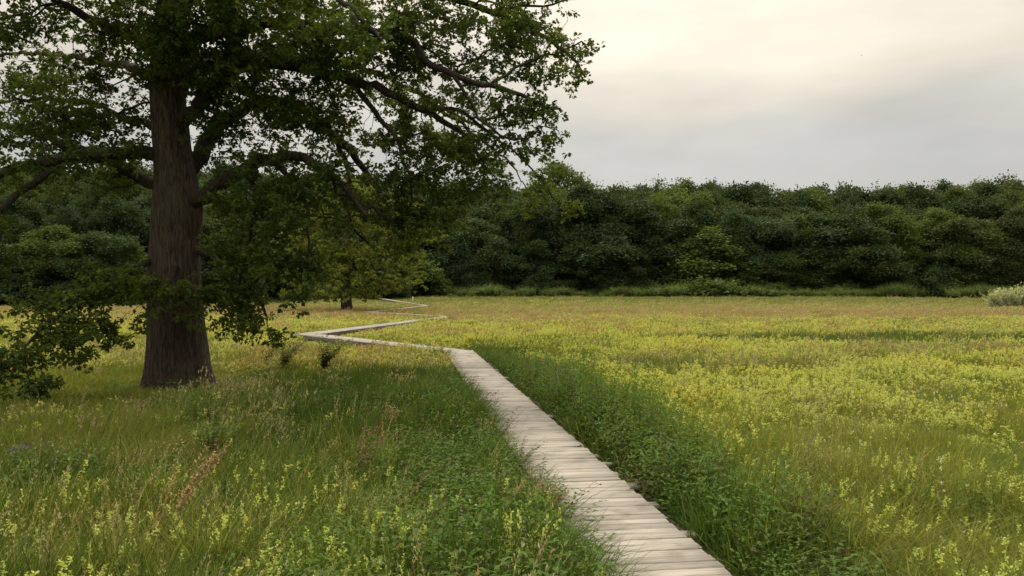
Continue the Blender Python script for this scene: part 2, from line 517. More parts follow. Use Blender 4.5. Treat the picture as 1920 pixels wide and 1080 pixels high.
M = dict(
    ground=ground_mat(),
    bark=bark_mat('oak_bark', (0.022, 0.016, 0.012), (0.115, 0.084, 0.064), 1.0, 1.0),
    limb=bark_mat('limb_bark', (0.014, 0.011, 0.009), (0.060, 0.046, 0.036), 1.6, 0.8),  # oak bark darkened so limbs read as backlit silhouettes
    bark2=bark_mat('grey_bark', (0.05, 0.045, 0.04), (0.15, 0.13, 0.11), 0.8, 0.5),
    plank=wood_mat('weathered_plank', (0.225, 0.195, 0.157), (0.395, 0.350, 0.288)),
    beam=wood_mat('damp_beam', (0.10, 0.08, 0.06), (0.24, 0.20, 0.15)),  # darker wood than the planks
    oak=leaf_mat('oak_leaf', (0.030, 0.056, 0.016), (0.072, 0.110, 0.028), (0.090, 0.120, 0.024), trans=0.42, nscale=0.5),
    dark=leaf_mat('wood_leaf_dark', (0.034, 0.058, 0.022), (0.062, 0.092, 0.034), None, trans=0.3, objvar=0.28),
    blue=leaf_mat('wood_leaf_bluish', (0.036, 0.062, 0.030), (0.066, 0.098, 0.046), None, trans=0.3, objvar=0.25),
    olive=leaf_mat('wood_leaf_olive', (0.048, 0.066, 0.022), (0.078, 0.096, 0.034), None, trans=0.3, objvar=0.25),
    bright=leaf_mat('wood_leaf_bright', (0.060, 0.094, 0.024), (0.104, 0.142, 0.038), None, trans=0.36, objvar=0.2),
    midoak=leaf_mat('far_oak_leaf', (0.105, 0.140, 0.026), (0.185, 0.212, 0.042), None, trans=0.42),
    pale=leaf_mat('willow_leaf', (0.33, 0.38, 0.23), (0.50, 0.52, 0.36), None, trans=0.35),
    grass=leaf_mat('grass_blade', (0.120, 0.180, 0.032), (0.200, 0.236, 0.052), (0.205, 0.225, 0.056), trans=0.4, rnd='obj', nscale=0.35),
    lush=leaf_mat('lush_blade', (0.042, 0.092, 0.018), (0.078, 0.136, 0.029), (0.066, 0.106, 0.022), trans=0.4, rnd='obj', nscale=0.5),  # deep green blades, darkened further to deepen the oak's shade
    tan=leaf_mat('dry_grass', (0.30, 0.285, 0.12), (0.40, 0.36, 0.17), (0.37, 0.31, 0.15), trans=0.35, rnd='obj', nscale=0.15, tmul=(1.2, 1.15, 0.9)),
    rust=leaf_mat('sorrel_seed', (0.37, 0.25, 0.105), (0.46, 0.33, 0.15), None, trans=0.3, rnd='obj', tmul=(1.2, 1.1, 0.9)),
    petal=leaf_mat('yellow_petal', (0.52, 0.51, 0.10), (0.70, 0.65, 0.16), (0.54, 0.57, 0.16), trans=0.35, rnd='island', tmul=(1.1, 1.1, 0.8)),
    petal2=leaf_mat('pale_yellow_petal', (0.45, 0.52, 0.10), (0.62, 0.66, 0.18), None, trans=0.35, rnd='island', tmul=(1.1, 1.1, 0.8)),
    white=leaf_mat('white_petal', (0.58, 0.58, 0.36), (0.70, 0.70, 0.48), None, trans=0.3, tmul=(1, 1, 1)),
    herb=leaf_mat('nettle_leaf', (0.070, 0.130, 0.024), (0.125, 0.20, 0.040), (0.095, 0.15, 0.032), trans=0.35, nscale=1.2),
    bramble=leaf_mat('bramble_leaf', (0.06, 0.085, 0.026), (0.11, 0.13, 0.05), (0.115, 0.085, 0.045), trans=0.33, nscale=1.5),
    bracken=leaf_mat('bracken_frond', (0.115, 0.175, 0.048), (0.17, 0.235, 0.075), (0.13, 0.165, 0.055), trans=0.35, nscale=0.3, objvar=0.15),
    dead=leaf_mat('dead_seed', (0.16, 0.095, 0.055), (0.30, 0.19, 0.11), None, trans=0.25),
    stem=plain_mat('reddish_stem', (0.11, 0.075, 0.045)),
    stump=bark_mat('grey_dead_wood', (0.045, 0.035, 0.03), (0.17, 0.135, 0.115), 1.4, 0.6),
    post=plain_mat('pale_post', (0.45, 0.42, 0.36)),
    bird=plain_mat('bird_feather', (0.06, 0.055, 0.05)),
)

# ------------------------------------------------------------------ boardwalk line
HW = 0.505                                     # half width
PATH = np.array([[1.75, 2.0], [-1.85, 27.97], [-9.39, 36.6], [-4.67, 59.4], [-12.6, 70.0], [-10.2, 95.5], [-22.2, 130.0]])
PATH_Z = np.array([0, 0, 0.10, 0.10, 0.10, 0.10, 0.66])


def path_dist(x, y):
    """distance to the centre line, signed distance to the first stretch (right is positive)"""
    x = np.asarray(x, float); y = np.asarray(y, float)
    best = np.full(x.shape, 1e9)
    for i in range(len(PATH) - 1):
        a, b = PATH[i], PATH[i + 1]
        ab = b - a
        t = np.clip(((x - a[0]) * ab[0] + (y - a[1]) * ab[1]) / (ab @ ab), 0, 1)
        best = np.minimum(best, np.hypot(x - a[0] - t * ab[0], y - a[1] - t * ab[1]))
    a, b = PATH[0], PATH[1]
    dn = (b - a) / np.linalg.norm(b - a)
    sd = (x - a[0]) * dn[1] - (y - a[1]) * dn[0]
    return best, sd


# ------------------------------------------------------------------ ground
def build_ground():
    xs = np.concatenate([-np.geomspace(2500, 14, 46), np.arange(-13.5, 9, 0.18), np.geomspace(9.3, 2500, 46)])
    ys = np.concatenate([[-300, -100, -30, -8], np.arange(0, 34, 0.2), np.geomspace(34.4, 300, 110), [420, 700, 1200, 2500]])
    X, Y = np.meshgrid(xs, ys)
    Z = gz(X, Y)
    pd, sd = path_dist(X, Y)
    Z = Z + 0.05 * (fbm(X * 1.7, Y * 1.7, 21) - 0.5) * (1 - smooth(25, 40, Y))
    Z = np.minimum(Z, np.where((pd < 1.0) & (Y < 95), -0.20, 99))
    # a slightly raised earth edge right of the first stretch
    Z = Z + np.where(Y < 28, 0.10 * np.exp(-((sd - 0.72) / 0.16) ** 2), 0)
    nx, ny = len(xs), len(ys)
    V = np.stack([X, Y, Z], -1).reshape(-1, 3)
    i = (np.arange(ny - 1)[:, None] * nx + np.arange(nx - 1)[None])
    F = np.stack([i, i + 1, i + nx + 1, i + nx], -1).reshape(-1, 4)
    me = mesh('ground', V, [F], [M['ground']], smooth_=True)
    a = me.attributes.new('soil', 'FLOAT', 'POINT')
    soil = (1 - smooth(0.75, 1.25, pd)) * (Y < 130)
    a.data.foreach_set('value', soil.astype(np.float32).ravel())
    tag(obj('ground', me), kind='structure')


build_ground()


# ------------------------------------------------------------------ boardwalk
def plank_mesh(seed, length, w, t=0.042):
    r = np.random.default_rng(seed)
    c = 0.006
    prof = np.array([[-w / 2, -t], [-w / 2, -c], [-w / 2 + c, 0], [w / 2 - c, 0], [w / 2, -c], [w / 2, -t]])
    xs = np.array([-length / 2, r.uniform(-.15, .15), length / 2])
    bow = np.array([r.uniform(-.003, .003), 0, r.uniform(-.003, .003)])
    V = np.array([[x + (r.uniform(-.004, .004) if k != 1 else 0), p[0] * (1 + r.uniform(-.02, .02)), p[1] + bow[k]] for k, x in enumerate(xs) for p in prof])
    F = [[k * 6 + j, k * 6 + (j + 1) % 6, (k + 1) * 6 + (j + 1) % 6, (k + 1) * 6 + j] for k in range(2) for j in range(6)]
    ends = np.array([[5, 4, 3, 2, 1, 0], [12, 13, 14, 15, 16, 17]])
    return V, [np.array(F)[:, ::-1], ends[:, ::-1]]


def build_boardwalk():
    t = thing('boardwalk', 'pale weathered plank boardwalk zigzagging across the flowering meadow', 'boardwalk', (0, 0, 0))
    pitch = 0.152
    prot = []
    for s in range(10):
        V, Fs = plank_mesh(100 + s, 2 * HW + random.uniform(-.02, .02), pitch - random.choice([.005, .006, .008, .009, .011, .013, .017]))
        prot.append((V, Fs, mesh('plank', V, Fs, [M['plank']])))
    rest = MB()
    n = 0
    last = 0
    for i in range(len(PATH) - 1):
        a, b = PATH[i], PATH[i + 1]
        ln = np.linalg.norm(b - a); dv = (b - a) / ln
        rz = math.atan2(dv[1], dv[0]) - math.pi / 2
        s = 0.0
        # run the planks through each corner
        s0 = -0.2 if i == 0 else 0.3
        m = int((ln - s0 + 0.5) / pitch)
        for k in range(m):
            s = s0 + k * pitch
            c = a + dv * s
            f = min(max(s / ln, 0), 1)
            z = PATH_Z[i] * (1 - f) + PATH_Z[i + 1] * f
            if i in (3, 4):
                z += 0.0
            q = random.randrange(10)
            while q == last:
                q = random.randrange(10)
            last = q
            yaw = rz + random.gauss(0, 0.007) + (math.pi if random.random() < .5 else 0)
            off = random.gauss(0, 0.005)
            loc = np.array([c[0] + dv[1] * off, c[1] - dv[0] * off, z + random.gauss(0, 0.0022) - 0.0015 * i])
            if n < 300:
                o = obj('plank', prot[q][2], t, loc)
                o.rotation_euler = (random.gauss(0, 0.010), random.gauss(0, 0.004), yaw)
            else:
                V, Fs = prot[q][0], prot[q][1]
                cs, sn = math.cos(yaw), math.sin(yaw)
                W = np.stack([V[:, 0] * cs - V[:, 1] * sn, V[:, 0] * sn + V[:, 1] * cs, V[:, 2]], 1) + loc
                rest.add(W, Fs)
            n += 1
    tag(obj('plank', rest.mesh('plank', [M['plank']]), t), kind='stuff')
    # long bearers under the planks, butted end to end, and posts
    for i in range(len(PATH) - 1):
        a, b = PATH[i], PATH[i + 1]
        ln = np.linalg.norm(b - a); dv = (b - a) / ln
        nv = np.array([dv[1], -dv[0]])
        rz = math.atan2(dv[1], dv[0]) - math.pi / 2
        for side in (-1, 1):
            p0, p1 = a + nv * side * (HW - 0.07) + dv * 0.5, b + nv * side * (HW - 0.07) - dv * 0.5
            z0 = PATH_Z[i] - 0.052 - 0.0015 * i; z1 = PATH_Z[i + 1] - 0.052 - 0.0015 * i
            V = []
            for p, z in ((p0, z0), (p1, z1)):
                for dx, dz in ((-.03, -.15), (-.03, 0), (.03, 0), (.03, -.15)):
                    V.append([p[0] + nv[0] * dx, p[1] + nv[1] * dx, z + dz])
            F = np.array([[0, 1, 5, 4], [1, 2, 6, 5], [2, 3, 7, 6], [3, 0, 4, 7], [3, 2, 1, 0], [4, 5, 6, 7]])
            obj('bearer', mesh('bearer', np.array(V), [F], [M['beam']]), t)
    V, Fs = box(0, 0, -0.16, 0.09, 0.09, 0.60)
    pm = mesh('post', V, Fs, [M['beam']])
    for i in range(1, 5):
        a, b = PATH[i], PATH[i + 1]
        ln = np.linalg.norm(b - a); dv = (b - a) / ln
        nv = np.array([dv[1], -dv[0]])
        for s in np.arange(1.2, ln - 0.5, 2.4):
            for side in (-1, 1):
                c = a + dv * s + nv * side * (HW - 0.16)
                o = obj('post', pm, t, (c[0], c[1], PATH_Z[i] - 0.22)); o.rotation_euler = (0, 0, math.atan2(dv[1], dv[0]))
    # cross sleepers whose ends show past the planks on the right of the first stretch
    a, b = PATH[0], PATH[1]
    ln = np.linalg.norm(b - a); dv = (b - a) / ln
    nv = np.array([dv[1], -dv[0]])
    rz = math.atan2(dv[1], dv[0]) - math.pi / 2
    for dist, out in ((7.35, .22), (8.35, .20), (9.15, .24), (9.75, .16), (10.3, .26), (10.8, .18), (12.2, .15), (14.2, .2), (16.5, .16), (18.8, .2), (20.3, .24), (22.2, .2), (24.0, .22)):
        s = (dist - a[1]) / dv[1]
        c = a + dv * s + nv * (out / 2)
        V, Fs = box(0, 0, -0.03, 2 * HW - 0.06 + out, random.uniform(.11, .19), 0.05)
        o = obj('sleeper', mesh('sleeper', V, Fs, [M['plank']]), t, (c[0], c[1], -0.055 - 0.2 * 0))
        o.rotation_euler = (0, R(1.5), rz + random.gauss(0, .02))


build_boardwalk()


# ------------------------------------------------------------------ oak trees
class Skel:
    def __init__(s):
        s.pos = []; s.par = []; s.limb = []; s.rfix = []; s.plen = []

    def add(s, p, par, limb, r=0.0):
        s.pos.append(np.asarray(p, float)); s.par.append(par); s.limb.append(limb); s.rfix.append(r)
        s.plen.append(0.0 if par < 0 else s.plen[par] + float(np.linalg.norm(s.pos[-1] - s.pos[par])))
        return len(s.pos) - 1


def grow(sk, targets, bf=0.35, step=0.28, cand_from=0, arch=0.12, jit=0.05, r=None):
    """join every tuft to the branch network by the shortest mix of new wood and path length"""
    r = r or rng
    P = np.zeros((len(sk.pos) + len(targets) * 14, 3)); PL = np.zeros(len(P)); ok = np.zeros(len(P), bool)
    n = len(sk.pos)
    P[:n] = sk.pos; PL[:n] = sk.plen
    ok[:n] = np.array(sk.limb) >= 0
    start = P[:n][ok[:n]]
    d0 = np.array([np.min(np.linalg.norm(start - t, axis=1)) for t in targets])
    ends = []
    for ti in np.argsort(d0):
        q = targets[ti]
        c = np.linalg.norm(P[:n] - q, axis=1) + bf * PL[:n]
        c[~ok[:n]] = 1e9
        b = int(np.argmin(c))
        p = P[b]
        ln = np.linalg.norm(q - p)
        k = int(min(12, max(2, math.ceil(ln / step))))
        mid = (p + q) / 2 + np.array([0, 0, arch * ln]) + r.normal(size=3) * 0.09 * ln
        prev = b
        for j in range(1, k + 1):
            t = j / k
            w = (1 - t) ** 2 * p + 2 * t * (1 - t) * mid + t * t * q
            if j < k:
                w = w + r.normal(size=3) * jit * min(1, ln)
            prev = sk.add(w, prev, sk.limb[b])
            P[n] = w; PL[n] = sk.plen[-1]; ok[n] = True; n += 1
        ends.append(prev)
    return ends


def radii(sk, twig=0.006, e=2.3):
    n = len(sk.pos)
    acc = np.zeros(n); rad = np.zeros(n)
    for i in range(n - 1, -1, -1):
        rr = max(twig, acc[i] ** (1 / e) if acc[i] > 0 else 0)
        if sk.rfix[i] > 0:
            rr = sk.rfix[i]
        rad[i] = rr
        if sk.par[i] >= 0:
            acc[sk.par[i]] += rr ** e
    return rad


def wood_mb(sk, rad, limb_ids, kmin=3):
    """tubes for every chain of the given limbs"""
    ch = {}
    for i, p in enumerate(sk.par):
        if p >= 0:
            ch.setdefault(p, []).append(i)
    out = {l: MB() for l in limb_ids}
    main = {}
    for p, c in ch.items():
        same = [x for x in c if sk.limb[x] == sk.limb[p]]
        if same:
            main[p] = max(same, key=lambda x: rad[x])
    for i, p in enumerate(sk.par):
        if p >= 0 and main.get(p) == i:
            continue
        l = sk.limb[i]
        if l not in out:
            continue
        chain = [i]
        while chain[-1] in main:
            chain.append(main[chain[-1]])
        P = [sk.pos[c] for c in chain]; Rr = [rad[c] for c in chain]
        if p >= 0:
            P.insert(0, sk.pos[p]); Rr.insert(0, min(rad[p], rad[i] * 1.15))
        if len(P) < 2:
            continue
        rm = Rr[0]
        k = 14 if rm > 0.12 else 9 if rm > 0.06 else 6 if rm > 0.02 else max(kmin, 4 if rm > 0.01 else 3)
        V, Fs = tube(P, np.array(Rr), k)
        out[l].add(V, Fs)
    return out


def tuft_templates(nt, nleaf, rad_, L, W, seed, flat=0.7):
    r = np.random.default_rng(seed)
    res = []
    for _ in range(nt):
        nr = max(2, nleaf // 9)
        C = r.normal(size=(nr, 3)) * rad_ * 0.55; C[:, 2] *= flat
        ci = r.integers(0, nr, nleaf)
        A = rdir(nleaf, r); A[:, 2] = A[:, 2] * 0.6 - 0.12
        A = unit(A + unit(C[ci] + 1e-6) * 0.5)
        Nn = rdir(nleaf, r) * 0.75 + np.array([0, 0, 0.8])
        P = C[ci] + A * 0.02 + r.normal(size=(nleaf, 3)) * 0.02
        l = L * r.uniform(0.7, 1.2, nleaf)
        res.append(leaves(P, A, Nn, l, l * W))
    return res


def place_templates(mb, temps, pts, r, smin=0.85, smax=1.2):
    ids = r.integers(0, len(temps), len(pts))
    for k, (V, Fs) in enumerate(temps):
        sel = pts[ids == k]
        if not len(sel):
            continue
        a = r.uniform(0, 2 * math.pi, len(sel)); s = r.uniform(smin, smax, len(sel))
        c, sn = np.cos(a) * s, np.sin(a) * s
        X = V[None, :, 0] * c[:, None] - V[None, :, 1] * sn[:, None]
        Y = V[None, :, 0] * sn[:, None] + V[None, :, 1] * c[:, None]
        Z = V[None, :, 2] * s[:, None]
        W = np.stack([X, Y, Z], -1) + sel[:, None, :]
        F = (Fs[0][None] + (len(V) * np.arange(len(sel)))[:, None, None]).reshape(-1, Fs[0].shape[1])
        mb.add(W.reshape(-1, 3), [F])


OAK_D = 19.3
OAK = np.array([(342 - 960) / FPX * OAK_D, OAK_D, -0.27])


def build_oak():
    r = np.random.default_rng(5)
    root = thing('oak_tree', 'huge spreading oak with a thick brown trunk standing left of the boardwalk', 'tree', OAK)
    D = OAK_D
    px2m = D / FPX
    # ---- trunk
    prof = [(765, 347, 132), (740, 343, 122), (715, 340, 114), (690, 337, 109), (650, 333, 103), (600, 330, 98), (520, 328, 94), (440, 329, 91), (390, 333, 92),
            (340, 329, 80), (280, 322, 69), (200, 316, 62), (120, 314, 57), (40, 318, 50), (-60, 325, 42), (-180, 335, 32), (-320, 330, 18), (-430, 326, 7)]
    C = np.array([np.append(at(c, y, D), w / 2 * px2m) for y, c, w in prof])
    C = catmull(C, 0.14)
    k = 96
    V = []
    a = np.linspace(0, 2 * math.pi, k, endpoint=False)
    for p in C:
        z = p[2] - OAK[2]
        fl = math.exp(-max(z, 0) / 0.45)
        lobes = 1 + fl * 0.20 * np.cos(5 * a + 0.7) + fl * 0.10 + fl * 0.06 * np.cos(3 * a + 2)
        lumps = 1 + 0.035 * np.sin(2 * a + z * 0.9) + 0.03 * np.sin(3 * a - z * 1.3 + 1)
        rid = 1 + 0.03 * (vnoise(a * 7 + 0.25 * z, np.full(k, z * 1.1), 5) - .5) * 2 + 0.038 * (np.abs(vnoise(a * 15 + 0.3 * np.sin(z * 2), np.full(k, z * 1.8), 8) - .5) * 2 - .4)
        rr = p[3] * lobes * lumps * rid
        V.append(np.stack([p[0] + rr * np.cos(a), p[1] + rr * np.sin(a), np.full(k, p[2])], 1))
    n = len(C)
    i = np.arange(n - 1)[:, None] * k; j = np.arange(k)[None]; j2 = (j + 1) % k
    Q = np.stack([i + j, i + j2, i + k + j2, i + k + j], -1).reshape(-1, 4)
    obj('trunk', mesh('trunk', np.concatenate(V) - OAK, [Q], [M['bark']], smooth_=True), root)

    # ---- limbs: pixel traces with depth, width at start and end (photo pixels)
    limbs = [
        ([(318, 300, 19.3), (270, 285, 19.0), (200, 290, 18.5), (130, 296, 18.0), (60, 306, 17.5), (0, 326, 17.1), (-80, 350, 16.8), (-170, 370, 16.5)], 27, 9),      # 0 left big
        ([(322, 362, 19.3), (285, 345, 20.0), (240, 320, 20.6), (205, 300, 21.0), (150, 282, 22), (80, 255, 23), (0, 240, 24), (-90, 235, 25)], 28, 7),               # 1 left lower back
        ([(316, 245, 19.3), (275, 236, 19.8), (237, 226, 20.3), (205, 205, 20.6), (150, 190, 20.8), (80, 185, 21), (0, 190, 21.2)], 16, 4),                            # 2 left mid
        ([(340, 388, 19.3), (385, 364, 18.9), (425, 337, 18.5), (462, 318, 18.2), (505, 296, 18.0), (550, 292, 17.8), (595, 312, 17.7), (640, 345, 17.5), (690, 405, 17.2)], 34, 5),      # 3 right fork
        ([(322, 245, 19.3), (355, 215, 19.0), (385, 185, 18.7), (415, 140, 18.4), (438, 90, 18.2), (440, 50, 18.0), (420, 15, 17.8), (400, -60, 17.5), (430, -140, 17)], 30, 8),
        ([(335, 340, 19.3), (375, 292, 19.8), (400, 245, 20.3), (450, 205, 20.8), (520, 190, 21.0), (582, 215, 21.0), (627, 255, 21), (660, 290, 21), (700, 345, 21), (745, 410, 21)], 36, 6),
        ([(316, 180, 19.3), (370, 135, 19.5), (460, 120, 19.5), (560, 125, 19.3), (650, 145, 19.1), (727, 172, 19.0), (790, 205, 19), (840, 235, 18.9), (880, 258, 18.8), (900, 300, 18.8)], 34, 5),
        ([(316, 100, 19.3), (400, 62, 19.0), (500, 45, 18.8), (600, 50, 18.5), (700, 58, 18.3), (771, 80, 18.2), (800, 120, 18.0), (850, 145, 18), (920, 160, 18), (1000, 190, 18), (1050, 205, 18)], 28, 4),
        ([(320, 20, 19.3), (420, -40, 19.6), (560, -60, 20.0), (700, -40, 20.5), (820, -10, 20.8), (920, 20, 21), (1000, 60, 21), (1060, 95, 21), (1100, 150, 21)], 28, 4),
        ([(318, 150, 19.3), (380, 112, 21), (480, 100, 23), (600, 112, 25), (720, 142, 26), (820, 200, 26.5), (900, 262, 27), (970, 318, 27)], 24, 4),
        ([(320, 60, 19.3), (360, 0, 17.8), (440, -50, 16), (560, -40, 14.8), (660, 20, 14), (720, 80, 13.6)], 22, 4),
        ([(316, 110, 19.3), (250, 70, 19.0), (160, 30, 18.6), (60, -20, 18.0), (-60, -60, 17.6)], 22, 5),
        ([(316, 170, 19.3), (260, 132, 21), (170, 112, 23), (60, 100, 25), (-60, 110, 26)], 20, 5),
        ([(300, 480, 19.2), (262, 500, 18.6), (225, 520, 17.8), (170, 552, 16.9), (110, 592, 16.1), (60, 632, 15.6), (30, 680, 15.3)], 13, 3),                         # 13 low left
        ([(365, 470, 19.3), (398, 482, 18.9), (440, 512, 18.5), (478, 556, 18.1), (505, 598, 17.8)], 12, 3),                                                               # 14 low right
        ([(330, 500, 18.75), (322, 535, 18.2), (338, 560, 17.9), (365, 585, 17.7)], 8, 3),                                                                                 # 15 in front of trunk
        ([(325, -60, 19.3), (200, -160, 18.5), (60, -230, 18), (-80, -260, 17.5)], 22, 5),
        ([(328, -100, 19.3), (460, -200, 19.5), (620, -260, 19.8), (780, -240, 20), (900, -170, 20.3)], 24, 5),
        ([(330, -140, 19.3), (350, -240, 21.5), (380, -300, 24), (420, -300, 26)], 20, 5),
        ([(322, -30, 19.3), (280, -110, 17), (230, -170, 15), (200, -190, 13.5)], 20, 5),
    ]
    sk = Skel()
    for li, (pts, w0, w1) in enumerate(limbs):
        P = np.array([at(*p) for p in pts])
        P = catmull(P, 0.26)
        nn = len(P)
        par = -1
        for q in range(nn):
            f = q / (nn - 1)
            rr = (w0 * (1 - f) ** 0.8 * (1 - f * 0.15) + w1 * f) / 2 * px2m
            p = P[q] + (r.normal(size=3) * 0.035 if 2 < q else 0)
            par = sk.add(p, par, li, rr)
    # side limb of the big left one and hanging boughs
    def sub(li, pts, w0, w1):
        P = np.array([at(*p) for p in pts])
        own = [x for x in range(len(sk.pos)) if sk.limb[x] == li]
        b = min(own, key=lambda x: np.linalg.norm(sk.pos[x] - P[0]))
        P = catmull(np.vstack([sk.pos[b], P[1:]]), 0.26)
        par = b
        for q in range(1, len(P)):
            f = q / (len(P) - 1)
            par = sk.add(P[q] + r.normal(size=3) * 0.03, par, li, (w0 * (1 - f) + w1 * f) / 2 * px2m)
    sub(0, [(122, 304, 18), (80, 330, 17.6), (40, 360, 17.2), (0, 392, 16.9), (-50, 430, 16.5), (-90, 500, 16)], 15, 5)
    sub(3, [(470, 312, 18.2), (478, 380, 18.0), (462, 470, 17.8), (445, 540, 17.7)], 9, 3)
    sub(3, [(520, 298, 18), (560, 350, 17.6), (580, 430, 17.3), (572, 500, 17.2)], 10, 3)
    sub(5, [(627, 255, 21), (655, 320, 20.5), (650, 400, 20.2), (690, 460, 20)], 12, 4)
    sub(6, [(650, 145, 19.1), (700, 205, 18.8), (745, 270, 18.6), (770, 350, 18.5), (760, 420, 18.4)], 12, 3)
    sub(6, [(790, 205, 19), (850, 205, 19.2), (900, 235, 19.4), (950, 262, 19.5)], 9, 3)
    sub(9, [(820, 200, 26.5), (920, 250, 27), (1000, 320, 27.3), (1045, 380, 27.5)], 9, 3)
    sub(7, [(920, 160, 18), (980, 120, 18.2), (1040, 95, 18.4), (1090, 80, 18.5)], 7, 3)
    sub(7, [(850, 145, 18), (900, 220, 17.8), (960, 260, 17.7), (1010, 250, 17.7)], 7, 3)
    sub(8, [(920, 20, 21), (1000, 10, 21), (1070, 0, 21), (1120, -10, 21)], 7, 2)

